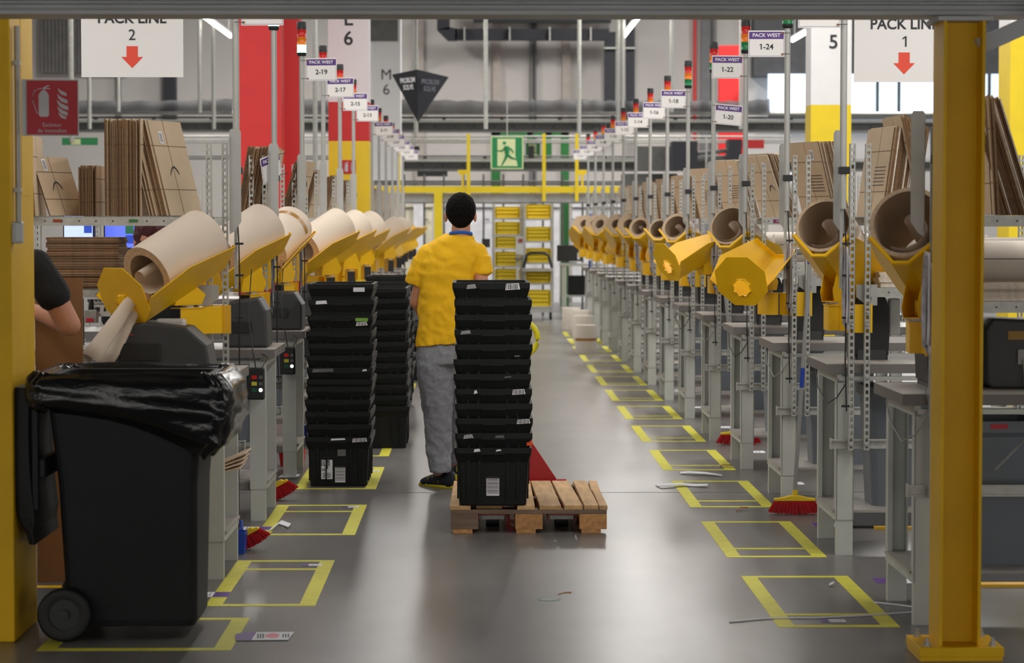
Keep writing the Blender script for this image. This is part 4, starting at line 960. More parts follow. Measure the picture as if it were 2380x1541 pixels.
p = F(1276, 1393); t = thing('floor_sticker', 'worn round green sticker on the aisle floor', 'sticker', (p.x, p.y, 0)); MB().lathe([(.05, 0), (.05, .0012)], 24).build('sticker_disc', mat('worn green sticker', (96, 124, 100), .5), t); MB().lathe([(.034, .0012), (.034, .0016)], 24).build('sticker_centre', mat('worn grey sticker', (124, 132, 122), .5), t)
# ================================================================ totes
def rrect(hx, hy, z, r=.02, n=4):
    out = []
    for cx, cy, a0 in ((hx-r, hy-r, 0), (-hx+r, hy-r, pi/2), (-hx+r, -hy+r, pi), (hx-r, -hy+r, 1.5*pi)):
        for i in range(n+1): a = a0+i*pi/2/n; out.append((cx+r*cos(a), cy+r*sin(a), z))
    return out
def tote_proto():
    t = thing('tote', 'x', 'tote', (0, 0, 0), 0)
    m = MB(); H = .3
    m.loft([rrect(.168, .265, 0), rrect(.172, .269, .006), rrect(.184, .283, .262, .018), rrect(.185, .284, H-.002, .018), rrect(.181, .280, H-.002, .016), rrect(.1655, .263, .01)], smooth=False).build('tote_body', TOTE, t)
    m = MB(); m.loft([rrect(.1845, .2835, .225), rrect(.198, .3, .272, .014), rrect(.198, .3, H, .014), rrect(.182, .281, H, .014), rrect(.182, .281, .24)], smooth=False, cap=False); m.build('rim', TOTE, t, bevel=.0015)
    m = MB()
    for x in (-.1, .1):
        m.box(x-.03, x-.024, -.2865, -.268, .03, .24); m.box(x+.024, x+.03, -.2865, -.268, .03, .24)
    m.box(-.06, .06, -.302, -.297, .266, .276)
    for s in (-1, 1):
        for y in (-.2, 0, .2): m.box(s*.178-.006, s*.178+.006, y-.008, y+.008, .03, .24)
    m.build('ribs', TOTE, t)['kind'] = 'stuff'; return t
TP = tote_proto(); TPU = [0]
def tote(x, y, z, rz, label, grp, sc=None):
    if not TPU[0]: TPU[0] = 1; t = TP; t.location = (x, y, z); t.rotation_euler = (0, 0, rz); t['label'] = label; t['group'] = grp
    else: t = dup(TPU[0] if TPU[0] != 1 else TP, (x, y, z), rz, label, grp)
    return t
def sticker(t, x, z, w, h, bars=False, m=PAPER, y=-.3008, torn=False, n=9, vert=False):
    pts = [(x-w/2, z-h/2), (x+w/2, z-h/2+(.004 if torn else 0)), (x+w/2-(.006 if torn else 0), z+h/2), (x-w/2+(.004 if torn else 0), z+h/2-(.003 if torn else 0))]
    s = MB().prism(pts, .0006, 'y', y).build('sticker', m, t)
    if bars:
        q = MB()
        for i in range(n):
            if vert: a = x-w*.42+i*w*.84/n; q.box(a, a+w*.84/n*(.35+.25*(i*7 % 3)/2), y-.0005, y, z-h*.38, z+h*.38)
            else: a = z-h*.42+i*h*.84/n; q.box(x-w*.46, x+w*.46, y-.0005, y, a, a+h*.84/n*(.3+.25*(i*7 % 3)/2))
        q.build('barcode', PRINTD, s)
    return s
PT = .0757
px_, py_ = .062, 12.62
stk = []
for i in range(12):
    z = .144+i*PT+(.012 if i == 11 else 0)
    dx = random.uniform(-.003, .003)-(.008 if i == 11 else 0)
    stk.append(tote(px_+dx, py_+random.uniform(-.004, .004), z, radians(random.uniform(-.6, .6)) if i < 11 else 0, 'black tote, %s from the bottom of the tall stack on the wooden pallet' % ordn(i) if i < 11 else 'topmost black tote of the tall stack on the wooden pallet', 'black totes stacked on the pallet'))
TPU[0] = stk[3]
sticker(stk[0], .0, .115, .066, .125, True, y=-.2765, n=16); sticker(stk[0], -.08, .288, .035, .018, torn=True); sticker(stk[0], .03, .288, .03, .012, torn=True)
sticker(stk[1], .182, .25, .028, .03, m=mat('orange sticker', (236, 84, 20), .5), y=-.293); sticker(stk[1], -.13, .283, .05, .022, torn=True, bars=True, vert=True); sticker(stk[1], .03, .28, .05, .02, torn=True, m=CONV)
sticker(stk[2], .15, .284, .07, .026, True, torn=True, vert=True); sticker(stk[4], .13, .284, .068, .03, True, torn=True, vert=True); sticker(stk[4], -.09, .284, .02, .02, torn=True); sticker(stk[5], .08, .285, .04, .01, torn=True, m=CONV)
sticker(stk[8], -.14, .286, .052, .02, True, torn=True); sticker(stk[7], .12, .25, .03, .03, torn=True, m=CONV, y=-.29)
sticker(stk[11], -.1, .28, .05, .024, True, torn=True); sticker(stk[11], .11, .28, .075, .036, True, torn=True, vert=True, n=7)
m = MB()
def tstack(x, y, zs, name, grp, stick=(), rz=0):
    out = []
    for i, (z, dx, r) in enumerate(zs):
        lb = 'black tote, %s from the bottom of %s' % (ordn(i), name) if i < len(zs)-1 else 'topmost black tote of %s' % name
        out.append(tote(x+dx, y, z, radians(r)+rz, lb, grp))
    return out
X1 = P(785, 1100, 14.5).x
zs = [(0, 0, 0), (.078, .003, .5), (.154, .0, -.5), (.228, -.002, 0), (.305, .003, .4), (.35, .01, 180)] + [(.42+.073*i, .008+.004*(i % 3), (-1)**i*.5) for i in range(4)] + [(.735, .014, 0), (.83, .02, .4), (.925, .018, 180)]
s1 = tstack(X1, 14.85, zs, 'the nearest tote stack on the left', 'totes of the nearest left stack')
sticker(s1[0], -.07, .12, .068, .15, False, y=-.2775); text('IL1', .05, INK, s1[0], (-.08, -.279, .14)); text('FRI', .024, INK, s1[0], (-.085, -.279, .1)); sticker(s1[0], -.07, .18, .05, .018, True, y=-.278, vert=True)
m = MB(); [m.box(-.095, -.045, -.279, -.278, .055+i*.008, .058+i*.008) for i in range(4)]; m.build('printed_lines', PRINTD, s1[0])
sticker(s1[0], .01, .09, .062, .13, True, y=-.275, n=16); sticker(s1[0], .02, .205, .05, .04, y=-.284, m=CONV); sticker(s1[0], .13, .283, .09, .026, True, torn=True, vert=True); sticker(s1[0], .0, .288, .09, .014, torn=True)
sticker(s1[6], -.1, .284, .13, .024, torn=True, m=CONV); sticker(s1[6], .15, .285, .03, .014, torn=True); sticker(s1[5], -.11, .286, .045, .024, torn=True, m=CONV)
sticker(s1[10], .13, .275, .075, .02, m=mat('lime sticker', (120, 170, 60), .5)); sticker(s1[10], .13, .25, .07, .026, True, torn=True, y=-.3, vert=True)
sticker(s1[11], -.12, .284, .07, .024, torn=True); sticker(s1[12], -.11, .266, .068, .026, y=.3003-.0, m=PAPER)
for t_ in (s1[12],): pass
tstack(P(890, 1040, 17).x-.02, 17.3, [(PT*i, random.uniform(-.008, .008), (-1)**i*.6) for i in range(12)], 'the second tote stack on the left', 'totes of the second left stack')
tstack(P(890, 1000, 18.4).x, 18.7, [(PT*i, random.uniform(-.008, .008), (-1)**i*.6) for i in range(12)], 'the third tote stack on the left', 'totes of the third left stack')
tstack(P(906, 948, 20.7).x, 21.0, [(PT*i, random.uniform(-.008, .008), (-1)**i*.6) for i in range(12)], 'the fourth tote stack on the left', 'totes of the fourth left stack')
tstack(P(940, 885, 24.3).x, 24.6, [(PT*i, random.uniform(-.008, .008), 0) for i in range(4)], 'the low distant tote stack left of the man', 'totes of the low distant stack')
# ================================================================ pallet and pallet truck
pal = thing('pallet', 'worn wooden pallet carrying the tall tote stack', 'pallet', (.245, 12.95, 0))
def board(x0, x1, y0, y1, z0, z1, m, n='deck_board', rz=0):
    b = MB(); cx, cy = (x0+x1)/2, (y0+y1)/2; a, c = (x1-x0)/2, (y1-y0)/2; b.box(-a, a, -c, c, 0, z1-z0); return b.build(n, m, pal, (cx, cy, z0), (0, 0, radians(rz)), bevel=.002)
for x0, x1, r, s, e in ((-.402, -.295, -.4, -.6, .6), (-.272, -.14, .2, -.55, .58), (-.06, .03, 0, -.6, .6), (.045, .155, 1.0, -.6, .6), (.168, .262, 1.4, -.595, .6), (.278, .352, .6, -.59, .6), (.36, .402, .3, -.6, .1), (.356, .402, -.5, .11, .6)):
    board(x0, x1, s, e, .122, .144, WOOD, rz=r)
for y in (-.6, -.07, .5): board(-.4, .4, y, y+.1, .1, .122, WOODG, 'cross_board')
for y in (-.6, -.07, .5):
    for x in (-.4, -.07, .26): board(x, x+.14, y, y+.1, .022, .1, WOODB if (x > -.3) else WOODG, 'block')
for x in (-.39, -.065, .27): board(x, x+.1, -.6, .6, 0, .022, WOODB, 'bottom_board')
jk = thing('pallet_truck', 'red hand pallet truck with a yellow loop handle under the pallet', 'pallet truck', (.24, 13.6, 0))
for x in (-.18, .18):
    m = MB(); m.box(x-.075, x+.075, -1.1, .05, .075, .095); m.box(x-.075, x-.07, -1.1, .05, .045, .09); m.box(x+.07, x+.075, -1.1, .05, .045, .09); m.build('fork', JACK, jk)
    for y in (-1.0, -.92):
        w_ = MB(); w_.X = Matrix.Translation((x, y, .04)) @ Matrix.Rotation(pi/2, 4, 'Y'); w_.lathe([(.037, -.035), (.037, .035)], 16); w_.build('fork_roller', RUB, jk)
    MB().box(x-.06, x+.06, -1.06, -1.05, .05, .075).build('roller_bracket', GALV, jk)
a = [(-.34, .09), (.10+.05, .09), (.15, .13), (-.06, .42), (-.1, .44), (-.14, .42), (-.34, .13)]
MB().prism([(-.27, .085), (.2, .085), (.2, .12), (-.0, .42), (-.07, .42), (-.27, .12)], .012, 'y', .12).build('truck_plate', JACK, jk, bevel=.003)
MB().prism([(-.27, .085), (.2, .085), (.2, .1), (-.27, .1)], .17, 'y', .0).build('truck_base', JACK, jk)
m = MB(); m.X = Matrix.Translation((.2, .12, .115)) @ Matrix.Rotation(pi/2, 4, 'Y'); m.lathe([(.02, -.02), (.02, .045)], 14); m.build('axle_stub', JACK, jk)
MB().tube([(-.04, .2, .1), (-.04, .2, .42)], .04, 14).build('pump_cylinder', JACK, jk)
w_ = MB(); w_.X = Matrix.Translation((-.04, .22, .08)) @ Matrix.Rotation(pi/2, 4, 'Y'); w_.lathe([(.08, -.06), (.08, .06)], 20); w_.build('steer_wheel', RUB, jk)
MB().tube([(-.04, .22, .42), (-.03, .42, .84)], .018, 10).build('drawbar', JACK, jk)
lp = []
for i in range(13):
    a = -pi*.62+i*(2*pi*.62)/12; lp.append((-.03+.125*sin(a), .46+.01, .93-.1*cos(a)*-1*.95))
m = MB(); m.tube([(.12*sin(2*pi*i/20)-.03, .47, .92+.11*cos(2*pi*i/20)) for i in range(21)], .017, 10); m.build('loop_handle', mat('yellow green handle', (226, 214, 30), .45), jk)
# ================================================================ people
def remesh(o, vox, sm=3, dis=0, ds=.06):
    r = o.modifiers.new('join', 'REMESH'); r.mode = 'VOXEL'; r.voxel_size = vox; r.use_smooth_shade = True
    s = o.modifiers.new('smooth', 'SMOOTH'); s.iterations = sm; s.factor = .6
    if dis:
        tx = bpy.data.textures.new('folds', 'CLOUDS'); tx.noise_scale = ds; tx.noise_depth = 2
        d = o.modifiers.new('folds', 'DISPLACE'); d.texture = tx; d.strength = dis; d.mid_level = .5; d.texture_coords = 'LOCAL'
    return o
def ring(c, rx, ry, n=20, tilt=0, p=2.3):
    out = []
    for j in range(n):
        a = 2*pi*j/n; ca, sa = cos(a), sin(a)
        x = rx*abs(ca)**(2/p)*(1 if ca >= 0 else -1); y = ry*abs(sa)**(2/p)*(1 if sa >= 0 else -1); out.append((c[0]+x, c[1]+y, c[2]+x*tilt))
    return out
def hand(m, wrist, d, palm_n, s=1, curl=.6):
    """wrist point, direction of the hand, normal of the palm"""
    d = Vector(d).normalized(); n = Vector(palm_n); n = (n-d*n.dot(d)).normalized(); side = d.cross(n); w = Vector(wrist)
    m.cap(w, w+d*.05*s, .026*s, .034*s); 
    for k in range(3): m.cap(w+d*.02*s+side*(k-1)*.016*s, w+d*.085*s+side*(k-1)*.024*s, .017*s, .014*s)
    for k, L in enumerate((.068, .076, .071, .056)):
        p = w+d*.085*s+side*(k-1.5)*.0215*s; q = p+(d*cos(curl*.6)+n*sin(curl*.6))*L*.45*s; r = q+(d*cos(curl*1.8)+n*sin(curl*1.8))*L*.35*s; e = r+(d*cos(curl*3)+n*sin(curl*3))*L*.28*s
        m.cap(p, q, .0098*s, .009*s, 8); m.cap(q, r, .009*s, .0085*s, 8); m.cap(r, e, .0085*s, .0072*s, 8)
    p = w+d*.03*s-side*.03*s; q = p+(d*.7-side*.6+n*.3).normalized()*.035*s; e = q+(d*.9-side*.1+n*.4).normalized()*.032*s
    m.cap(p, q, .014*s, .0115*s, 8); m.cap(q, e, .0115*s, .009*s, 8)
def head(m, c, s=1, yaw=0):
    """head facing +Y before yaw; c = centre"""
    R = Matrix.Rotation(yaw, 3, 'Z'); c = Vector(c); q = lambda x, y, z: c+R @ Vector((x*s, y*s, z*s))
    m.ell(q(0, -.01, .02), (.076*s, .094*s, .1*s), R); m.ell(q(0, .028, -.035), (.058*s, .062*s, .078*s), R); m.cap(q(0, .045, -.09), q(0, .06, -.095), .03*s, .026*s)
    m.cap(q(0, .088, .015), q(0, .108, -.025), .009*s, .014*s, 8)
    for sx in (-1, 1):
        m.ell(q(sx*.088, -.014, -.012), (.01*s, .018*s, .033*s), R); m.ell(q(sx*.03, .085, .03), (.022*s, .01*s, .008*s), R); m.ell(q(sx*.04, .06, -.02), (.02*s, .02*s, .02*s), R)
    m.ell(q(0, .086, -.058), (.024*s, .01*s, .006*s), R); m.ell(q(0, .085, -.068), (.02*s, .01*s, .006*s), R)
def face_parts(par, c, yaw=0, s=1):
    R = Matrix.Rotation(yaw, 3, 'Z'); q = lambda x, y, z: Vector(c)+R @ Vector((x*s, y*s, z*s))
    for sx in (-1, 1):
        MB().ell(q(sx*.031, .079, .012), (.0125*s, .009*s, .008*s), R, 10, 8).build('eye', WPRINT, par); MB().ell(q(sx*.031, .0865, .012), (.005*s, .003*s, .005*s), R, 8, 6).build('iris', INK, par)
    MB().ell(q(0, .092, -.063), (.02*s, .005*s, .005*s), R, 10, 6).build('lips', mat('lips', (168, 96, 88), .5), par)
YM = 14.5
def M_(px, py, dy=0): v = P(px, py, YM); v.y += dy; return v
man = thing('person', 'man in a yellow T-shirt and grey joggers walking away behind the tote stack', 'person', (M_(1035, 1130).x, YM, 0))
o_ = Vector(man.location)
L_ = lambda v: tuple(Vector(v)-o_)
hc = M_(1071, 500)
m = MB(); head(m, L_(hc), 1.0, radians(-6))
m.cap(L_(M_(1072, 520, -.005)), L_(M_(1070, 560)), .056, .062)
sl, sr = M_(994, 597), M_(1110, 602)
el, wl = M_(966, 702, .03), M_(985, 745, .26); er, wr = M_(1127, 705, -.05), M_(1130, 762, -.2)
wr = Vector((.135+.0, 14.12, .985))
for a, b, c in ((sl, el, wl), (sr, er, wr)):
    m.cap(L_(a), L_(b), .05, .038); m.cap(L_(b), L_(c), .038, .026)
hand(m, L_(wl), (wl-el), (1, 0, 0), 1, .5); hand(m, L_(wr), (.1, -.25, -1), (-.8, -.3, 0), 1, .75)
hipL, hipR = M_(1008, 800), M_(1052, 800); kL, kR = M_(1012, 955, .0), M_(1052, 955, .1); aL, aR = M_(1018, 1092, -.03), M_(1052, 1085, .42)
kR = M_(1055, 960, .25)
rs = [ring(L_(M_(1030, 800)), .15, .1), ring(L_(M_(1037, 700)), .14, .095), ring(L_(M_(1040, 600)), .16, .1), ring(L_(M_(1052, 565)), .1, .07)]
m.loft(rs)
for a, b, c in ((hipL, kL, aL), (hipR, kR, aR)): m.cap(L_(a), L_(b), .078, .052); m.cap(L_(b), L_(c), .052, .036)
body = remesh(m.build('body', SKIN, man), .0065, 2)
face_parts(man, L_(hc), radians(-6))
# hair: cap over the back and top of the head
m = MB(); c = Vector(L_(hc)); m.ell(c+Vector((0, -.022, .032)), (.091, .096, .104), None, 24, 16); m.ell(c+Vector((0, -.048, -.012)), (.068, .058, .066), None, 20, 12); m.ell(c+Vector((0, .02, .07)), (.08, .085, .06), None, 20, 12)
hair = remesh(m.build('hair', HAIR, man), .006, 2, .012, .018)
# T-shirt
m = MB(); rs = []
for py, x0, x1, ry, tl in ((800, 966, 1096, .13, .1), (785, 967, 1098, .128, .04), (740, 970, 1100, .122, 0), (690, 972, 1102, .118, 0), (645, 972, 1105, .122, 0), (610, 970, 1112, .125, 0), (585, 975, 1120, .12, 0), (568, 992, 1112, .105, 0), (555, 1012, 1105, .09, 0), (546, 1030, 1104, .075, -.0)):
    a = M_(x0, py); b = M_(x1, py); rs.append(ring(L_(((a.x+b.x)/2, YM-.0+(.0 if py > 600 else .01), a.z)), (b.x-a.x)/2, ry, 28, tl, 2.4))
m.loft(rs); 
m.cap(L_(M_(997, 590)), L_(M_(977, 615)), .066, .064); m.cap(L_(M_(1112, 590)), L_(M_(1122, 620)), .062, .06)
def cone(a, b, ra, rb, n=20):
    a = Vector(a); b = Vector(b); m.tube([a, a.lerp(b, .5), b], [ra, (ra+rb)/2, rb], n)
cone(L_(M_(982, 605)), L_(M_(963, 662, .01)), .066, .06); cone(L_(M_(1119, 598)), L_(M_(1124, 637, -.01)), .062, .062)
shirt = remesh(m.build('t_shirt', SHIRT, man), .0075, 2, .016, .07)
tx = bpy.data.textures.new('drape', 'CLOUDS'); tx.noise_scale = .16; d_ = shirt.modifiers.new('drape', 'DISPLACE'); d_.texture = tx; d_.strength = .022; d_.mid_level = .5; d_.texture_coords = 'LOCAL'
tx2 = bpy.data.textures.new('pulled_folds', 'WOOD'); tx2.wood_type = 'BANDNOISE'; tx2.noise_scale = .12; tx2.turbulence = 14; d2 = shirt.modifiers.new('pulled_folds', 'DISPLACE'); d2.texture = tx2; d2.strength = .005; d2.mid_level = .5; d2.texture_coords = 'LOCAL'
# trousers
m = MB(); lf = []
def legrings(data, Yo):
    out = []
    for py, x0, x1, ry, dy in data:
        a = M_(x0, py); b = M_(x1, py); out.append(ring(L_(((a.x+b.x)/2, YM+dy, a.z)), (b.x-a.x)/2, ry, 24, 0, 2.1))
    return out
m.loft(legrings([(782, 972, 1092, .105, 0), (820, 968, 1092, .115, -.005), (845, 966, 1092, .12, 0)], 0))
m.loft(legrings([(1096, 1000, 1046, .07, -.03), (1080, 997, 1049, .075, -.02), (1060, 992, 1048, .074, -.01), (1020, 988, 1050, .078, 0), (960, 983, 1052, .088, .01), (900, 974, 1053, .1, .005), (845, 966, 1048, .11, 0), (810, 968, 1050, .1, 0)], 0))
m.loft(legrings([(1090, 1040, 1074, .07, .42), (1050, 1036, 1078, .07, .36), (960, 1030, 1090, .085, .2), (880, 1025, 1094, .1, .06), (820, 1030, 1092, .1, 0)], 0))
pants = remesh(m.build('trousers', PANTS, man), .0075, 2, .022, .05)
# shoes
def shoe(pos, yaw, nm='shoe'):
    s = bpy.data.objects.new('shoe', None); COL.objects.link(s)
    m = MB(); prof = [(-.13, .035, .055), (-.11, .04, .088), (-.05, .042, .1), (.0, .045, .085), (.06, .048, .062), (.11, .043, .045), (.145, .025, .03)]
    rs = []
    for y, hw, h in prof: rs.append([(hw*cos(a)*1.0, y, max(.012, .012+h*sin(a)) if sin(a) > 0 else .012) for a in [2*pi*j/16 for j in range(16)]])
    m.loft(rs); so = m.build('shoe', SHOE, man, pos, (0, 0, yaw)); bpy.data.objects.remove(s)
    MB().prism([(-.036, -.135), (.036, -.135), (.046, -.05), (.048, .07), (.03, .15), (-.03, .15), (-.048, .07), (-.044, -.05)], .018, 'z').build('sole', SHOEY, so, bevel=.003)
    for k in range(4): MB().tube([(-.042, -.02+.03*k, .03), (-.03, -.03+.03*k, .07)], .0025, 5).build('side_stripe', SHOEY, so)
    MB().box(-.006, .006, -.135, -.128, .05, .085).build('heel_tab', SHOEY, so)
    MB().tube([(-.03, .02, .085), (-.0, .03, .095), (.03, .02, .085)], .003, 5).build('lace', SHOEY, so); return so
p = F(1022, 1136); shoe((p.x-o_.x, p.y-YM+.1, 0), radians(48))
p = F(1056, 1114); shoe((p.x-o_.x, p.y-YM+.12, 0), radians(8))
# lanyard
nc = Vector(L_(M_(1071, 541)))
MB().loft([[(nc.x+.071*cos(a), nc.y+.066*sin(a), nc.z-.008+.012*-sin(a)+dz) for a in [2*pi*j/28 for j in range(28)]] for dz in (-.009, .009)], cap=False).build('lanyard', LANY, man).modifiers.new('t', 'SOLIDIFY').thickness = .003
# worker at the left, behind the yellow column
W_ = thing('person', 'worker in a black T-shirt at the left edge with a bent bare arm', 'person', (-2.3, 10.4, 0)); o2 = Vector(W_.location); Lw = lambda v: tuple(Vector(v)-o2)
YW = 10.4; hcw = Vector((-2.32, 10.43, 1.5))
m = MB(); head(m, Lw(hcw), 1, radians(-20)); m.cap((-.02, .02, 1.4), (-.02, 0, 1.3), .055, .06)
m.loft([ring((0, 0, .85), .15, .1), ring((0, 0, 1.1), .14, .1), ring((0, 0, 1.28), .18, .1), ring((0, 0, 1.36), .1, .07)])
sh = P(98, 640, YW); eb = P(161, 755, YW+.02); wr_ = P(78, 722, YW+.22)
m.cap(Lw(sh), Lw(eb), .06, .05); m.cap(Lw(eb), Lw(wr_), .048, .032); hand(m, Lw(wr_), (wr_-eb), (0, .3, -1), 1, .5)
m.cap((-.2, 0, 1.28), (-.3, .05, 1.02), .05, .038); m.cap((-.3, .05, 1.02), (-.15, .27, 1.0), .038, .028); hand(m, (-.15, .27, 1.0), (.6, .7, 0), (0, .3, -1), 1, .5)
for sx in (-1, 1): m.cap((sx*.09, 0, .88), (sx*.1, .02, .48), .08, .055); m.cap((sx*.1, .02, .48), (sx*.1, 0, .08), .052, .038)
remesh(m.build('body', SKIN, W_), .008, 2); face_parts(W_, Lw(hcw), radians(-20))
m = MB(); m.loft([ring((0, 0, .82), .17, .12), ring((0, 0, 1.1), .155, .12), ring((0, 0, 1.28), .2, .12), ring((0, 0, 1.37), .1, .08)]); m.cap(Lw(sh+Vector((-.03, 0, .04))), Lw(sh.lerp(eb, .38)), .074, .078); m.cap((-.18, 0, 1.29), (-.26, .02, 1.14), .07, .068)
remesh(m.build('t_shirt', BLKSH, W_), .009, 2, .01, .06)
m = MB(); m.loft([ring((0, 0, .78), .165, .12), ring((0, 0, .92), .165, .12)])
for sx in (-1, 1): m.cap((sx*.085, 0, .86), (sx*.1, .02, .48), .098, .075); m.cap((sx*.1, .02, .48), (sx*.1, 0, .1), .074, .06)
remesh(m.build('trousers', JEANS, W_), .01, 2, .01, .06)
c = Vector(Lw(hcw)); m = MB(); m.ell(c+Vector((0, -.02, .035)), (.09, .098, .1)); remesh(m.build('hair', HAIR, W_), .008, 2, .012, .02)
for sx in (-1, 1): MB().ell((sx*.1, .06, .035), (.045, .13, .04)).build('shoe', SHOE, W_)
# red haired worker behind the first roll holder
V_ = thing('person', 'worker with dark red hair bending behind the large left paper roll', 'person', (P(352, 520, 12.5).x, 12.5, 0)); zc = P(352, 560, 12.5).z
m = MB(); head(m, (0, 0, zc), .95, radians(5)); m.cap((0, -.02, zc-.1), (0, -.03, zc-.2), .05, .055)
m.loft([ring((0, -.0, .82), .15, .1), ring((0, -.02, 1.05), .13, .09), ring((0, -.03, zc-.27), .17, .09), ring((0, -.03, zc-.18), .08, .06)])
for sx in (-1, 1):
    m.cap((sx*.17, -.03, zc-.26), (sx*.22, -.02, zc-.5), .045, .035); m.cap((sx*.22, -.02, zc-.5), (sx*.12, .2, zc-.5), .035, .026); hand(m, (sx*.12, .2, zc-.5), (-sx*.3, 1, 0), (0, 0, -1), .9, .4)
    m.cap((sx*.08, 0, .86), (sx*.09, 0, .46), .078, .052); m.cap((sx*.09, 0, .46), (sx*.09, 0, .08), .05, .036)
remesh(m.build('body', SKIN, V_), .008, 2); face_parts(V_, (0, 0, zc), radians(5), .95)
m = MB(); m.loft([ring((0, 0, .8), .165, .115), ring((0, -.02, 1.05), .145, .105), ring((0, -.03, zc-.27), .185, .11), ring((0, -.03, zc-.19), .09, .07)])
for sx in (-1, 1): m.cap((sx*.16, -.03, zc-.27), (sx*.2, -.025, zc-.4), .066, .06)
remesh(m.build('t_shirt', BLKSH, V_), .009, 2, .01, .06)
m = MB()
for sx in (-1, 1): m.cap((sx*.08, 0, .85), (sx*.09, 0, .46), .095, .072); m.cap((sx*.09, 0, .46), (sx*.09, 0, .1), .07, .058)
remesh(m.build('trousers', JEANS, V_), .01, 2); [MB().ell((sx*.09, .06, .035), (.045, .13, .04)).build('shoe', SHOE, V_) for sx in (-1, 1)]
m = MB(); m.ell((0, .01, zc+.03), (.095, .1, .1)); m.ell((0, -.06, zc+.06), (.05, .05, .05)); m.ell((0, -.03, zc-.05), (.085, .06, .09)); remesh(m.build('hair', HAIRR, V_), .008, 2, .014, .02)
MB().tube([(-.02, -.06, zc+.115), (0, -.05, zc+.128), (.02, -.03, zc+.124)], .005, 6).build('hair_band', GALV, V_)
# ================================================================ wheelie bin with liner bag
wb = thing('wheelie_bin', 'tall black wheelie bin seen from the side at the lower left', 'bin', (-1.355, 9.45, 0))
def q4(x0, x1, y, z, r=.045): return [( (x0+x1)/2+a, b, z) for a, b, _ in rrect((x1-x0)/2, y, z, r)]
m = MB(); m.loft([q4(-.235, .25, .2, .045), q4(-.24, .262, .205, .07), q4(-.262, .27, .25, .6), q4(-.30, .30, .275, .96), q4(-.32, .32, .29, .965), q4(-.32, .32, .29, 1.01), q4(-.29, .29, .26, 1.01), q4(-.22, .22, .18, .1)], smooth=False); m.build('bin_body', BINM, wb, bevel=.004)
MB().box(-.26, -.1, -.17, .17, .05, .19).build('axle_housing', BINM, wb, bevel=.02)
for y in (-.26, .26):
    t_ = MB(); t_.X = Matrix.Translation((-.235, y, .102)) @ Matrix.Rotation(pi/2, 4, 'X'); t_.lathe([(.06, -.018), (.09, -.026), (.102, -.02), (.102, .02), (.09, .026), (.06, .018)], 32, cap=False); w_ = t_.build('wheel', RUB, wb)
    t_ = MB(); t_.X = Matrix.Translation((-.235, y, .102)) @ Matrix.Rotation(pi/2, 4, 'X'); t_.lathe([(.062, -.008), (.062, .008)], 24); t_.lathe([(.02, -.024), (.02, .024)], 12)
    for k in range(8):
        a = k*pi/4; t_.tube([(.015*cos(a), .015*sin(a), 0), (.06*cos(a), .06*sin(a), 0)], .008, 6); 
    t_.build('wheel_hub', BLACKP, w_)
# lid hanging down behind
m = MB(); rings = []
for i in range(13):
    t = i/12; z = .97-.60*t; th = .055+.02*sin(pi*t)-.03*(t > .9); x = -.385-.02*sin(pi*t)+.03*t*t; rings.append([(x-th*.6, -.26+.01, z), (x-th*.75, -.2, z), (x-th*.75, .2, z), (x-th*.6, .25, z), (x+th*.5, .26, z), (x+th*.4, .2, z), (x+th*.4, -.2, z), (x+th*.5, -.27, z)])
m.loft(rings, smooth=False); m.build('lid', BINM, wb, bevel=.01)
MB().box(-.355, -.33, -.262, -.235, .5, .93).build('lid_rib', BINM, wb, bevel=.006)
MB().box(-.335, -.305, -.25, .2, .62, .7).build('lid_ridge', BINM, wb, bevel=.01)
MB().tube([(-.34, -.24, .975), (-.36, .24, .975)], .016, 8).build('handle_bar', BINM, wb)
# bag
def superr(t, hx, hy, r=.07):
    P0 = rrect(hx, hy, 0, r, 6); n = len(P0); f = t*n; i = int(f) % n; a = P0[i]; b = P0[(i+1) % n]; u = f-int(f); return Vector((a[0]+(b[0]-a[0])*u, a[1]+(b[1]-a[1])*u, 0))
BAG = bpy.data.materials.new('glossy black liner'); BAG.use_nodes = True; nt = BAG.node_tree; N = nt.nodes; bb = N['Principled BSDF']; bb.inputs['Base Color'].default_value = (.008, .008, .009, 1); bb.inputs['Roughness'].default_value = .22; bb.inputs['Specular IOR Level'].default_value = .6
tc = N.new('ShaderNodeTexCoord'); mp = N.new('ShaderNodeMapping'); mp.inputs['Scale'].default_value = (2.5, 2.5, 6); n1 = N.new('ShaderNodeTexNoise'); n1.inputs['Scale'].default_value = 3; n1.inputs['Detail'].default_value = 5; n1.inputs['Distortion'].default_value = 1.2; bu = N.new('ShaderNodeBump'); bu.inputs['Strength'].default_value = .25; bu.inputs['Distance'].default_value = .02
nt.links.new(tc.outputs['Object'], mp.inputs[0]); nt.links.new(mp.outputs[0], n1.inputs[0]); nt.links.new(n1.outputs[0], bu.inputs['Height']); nt.links.new(bu.outputs[0], bb.inputs['Normal'])
from mathutils import noise as NZ
m = MB(); NU, NV = 150, 30; rings = []
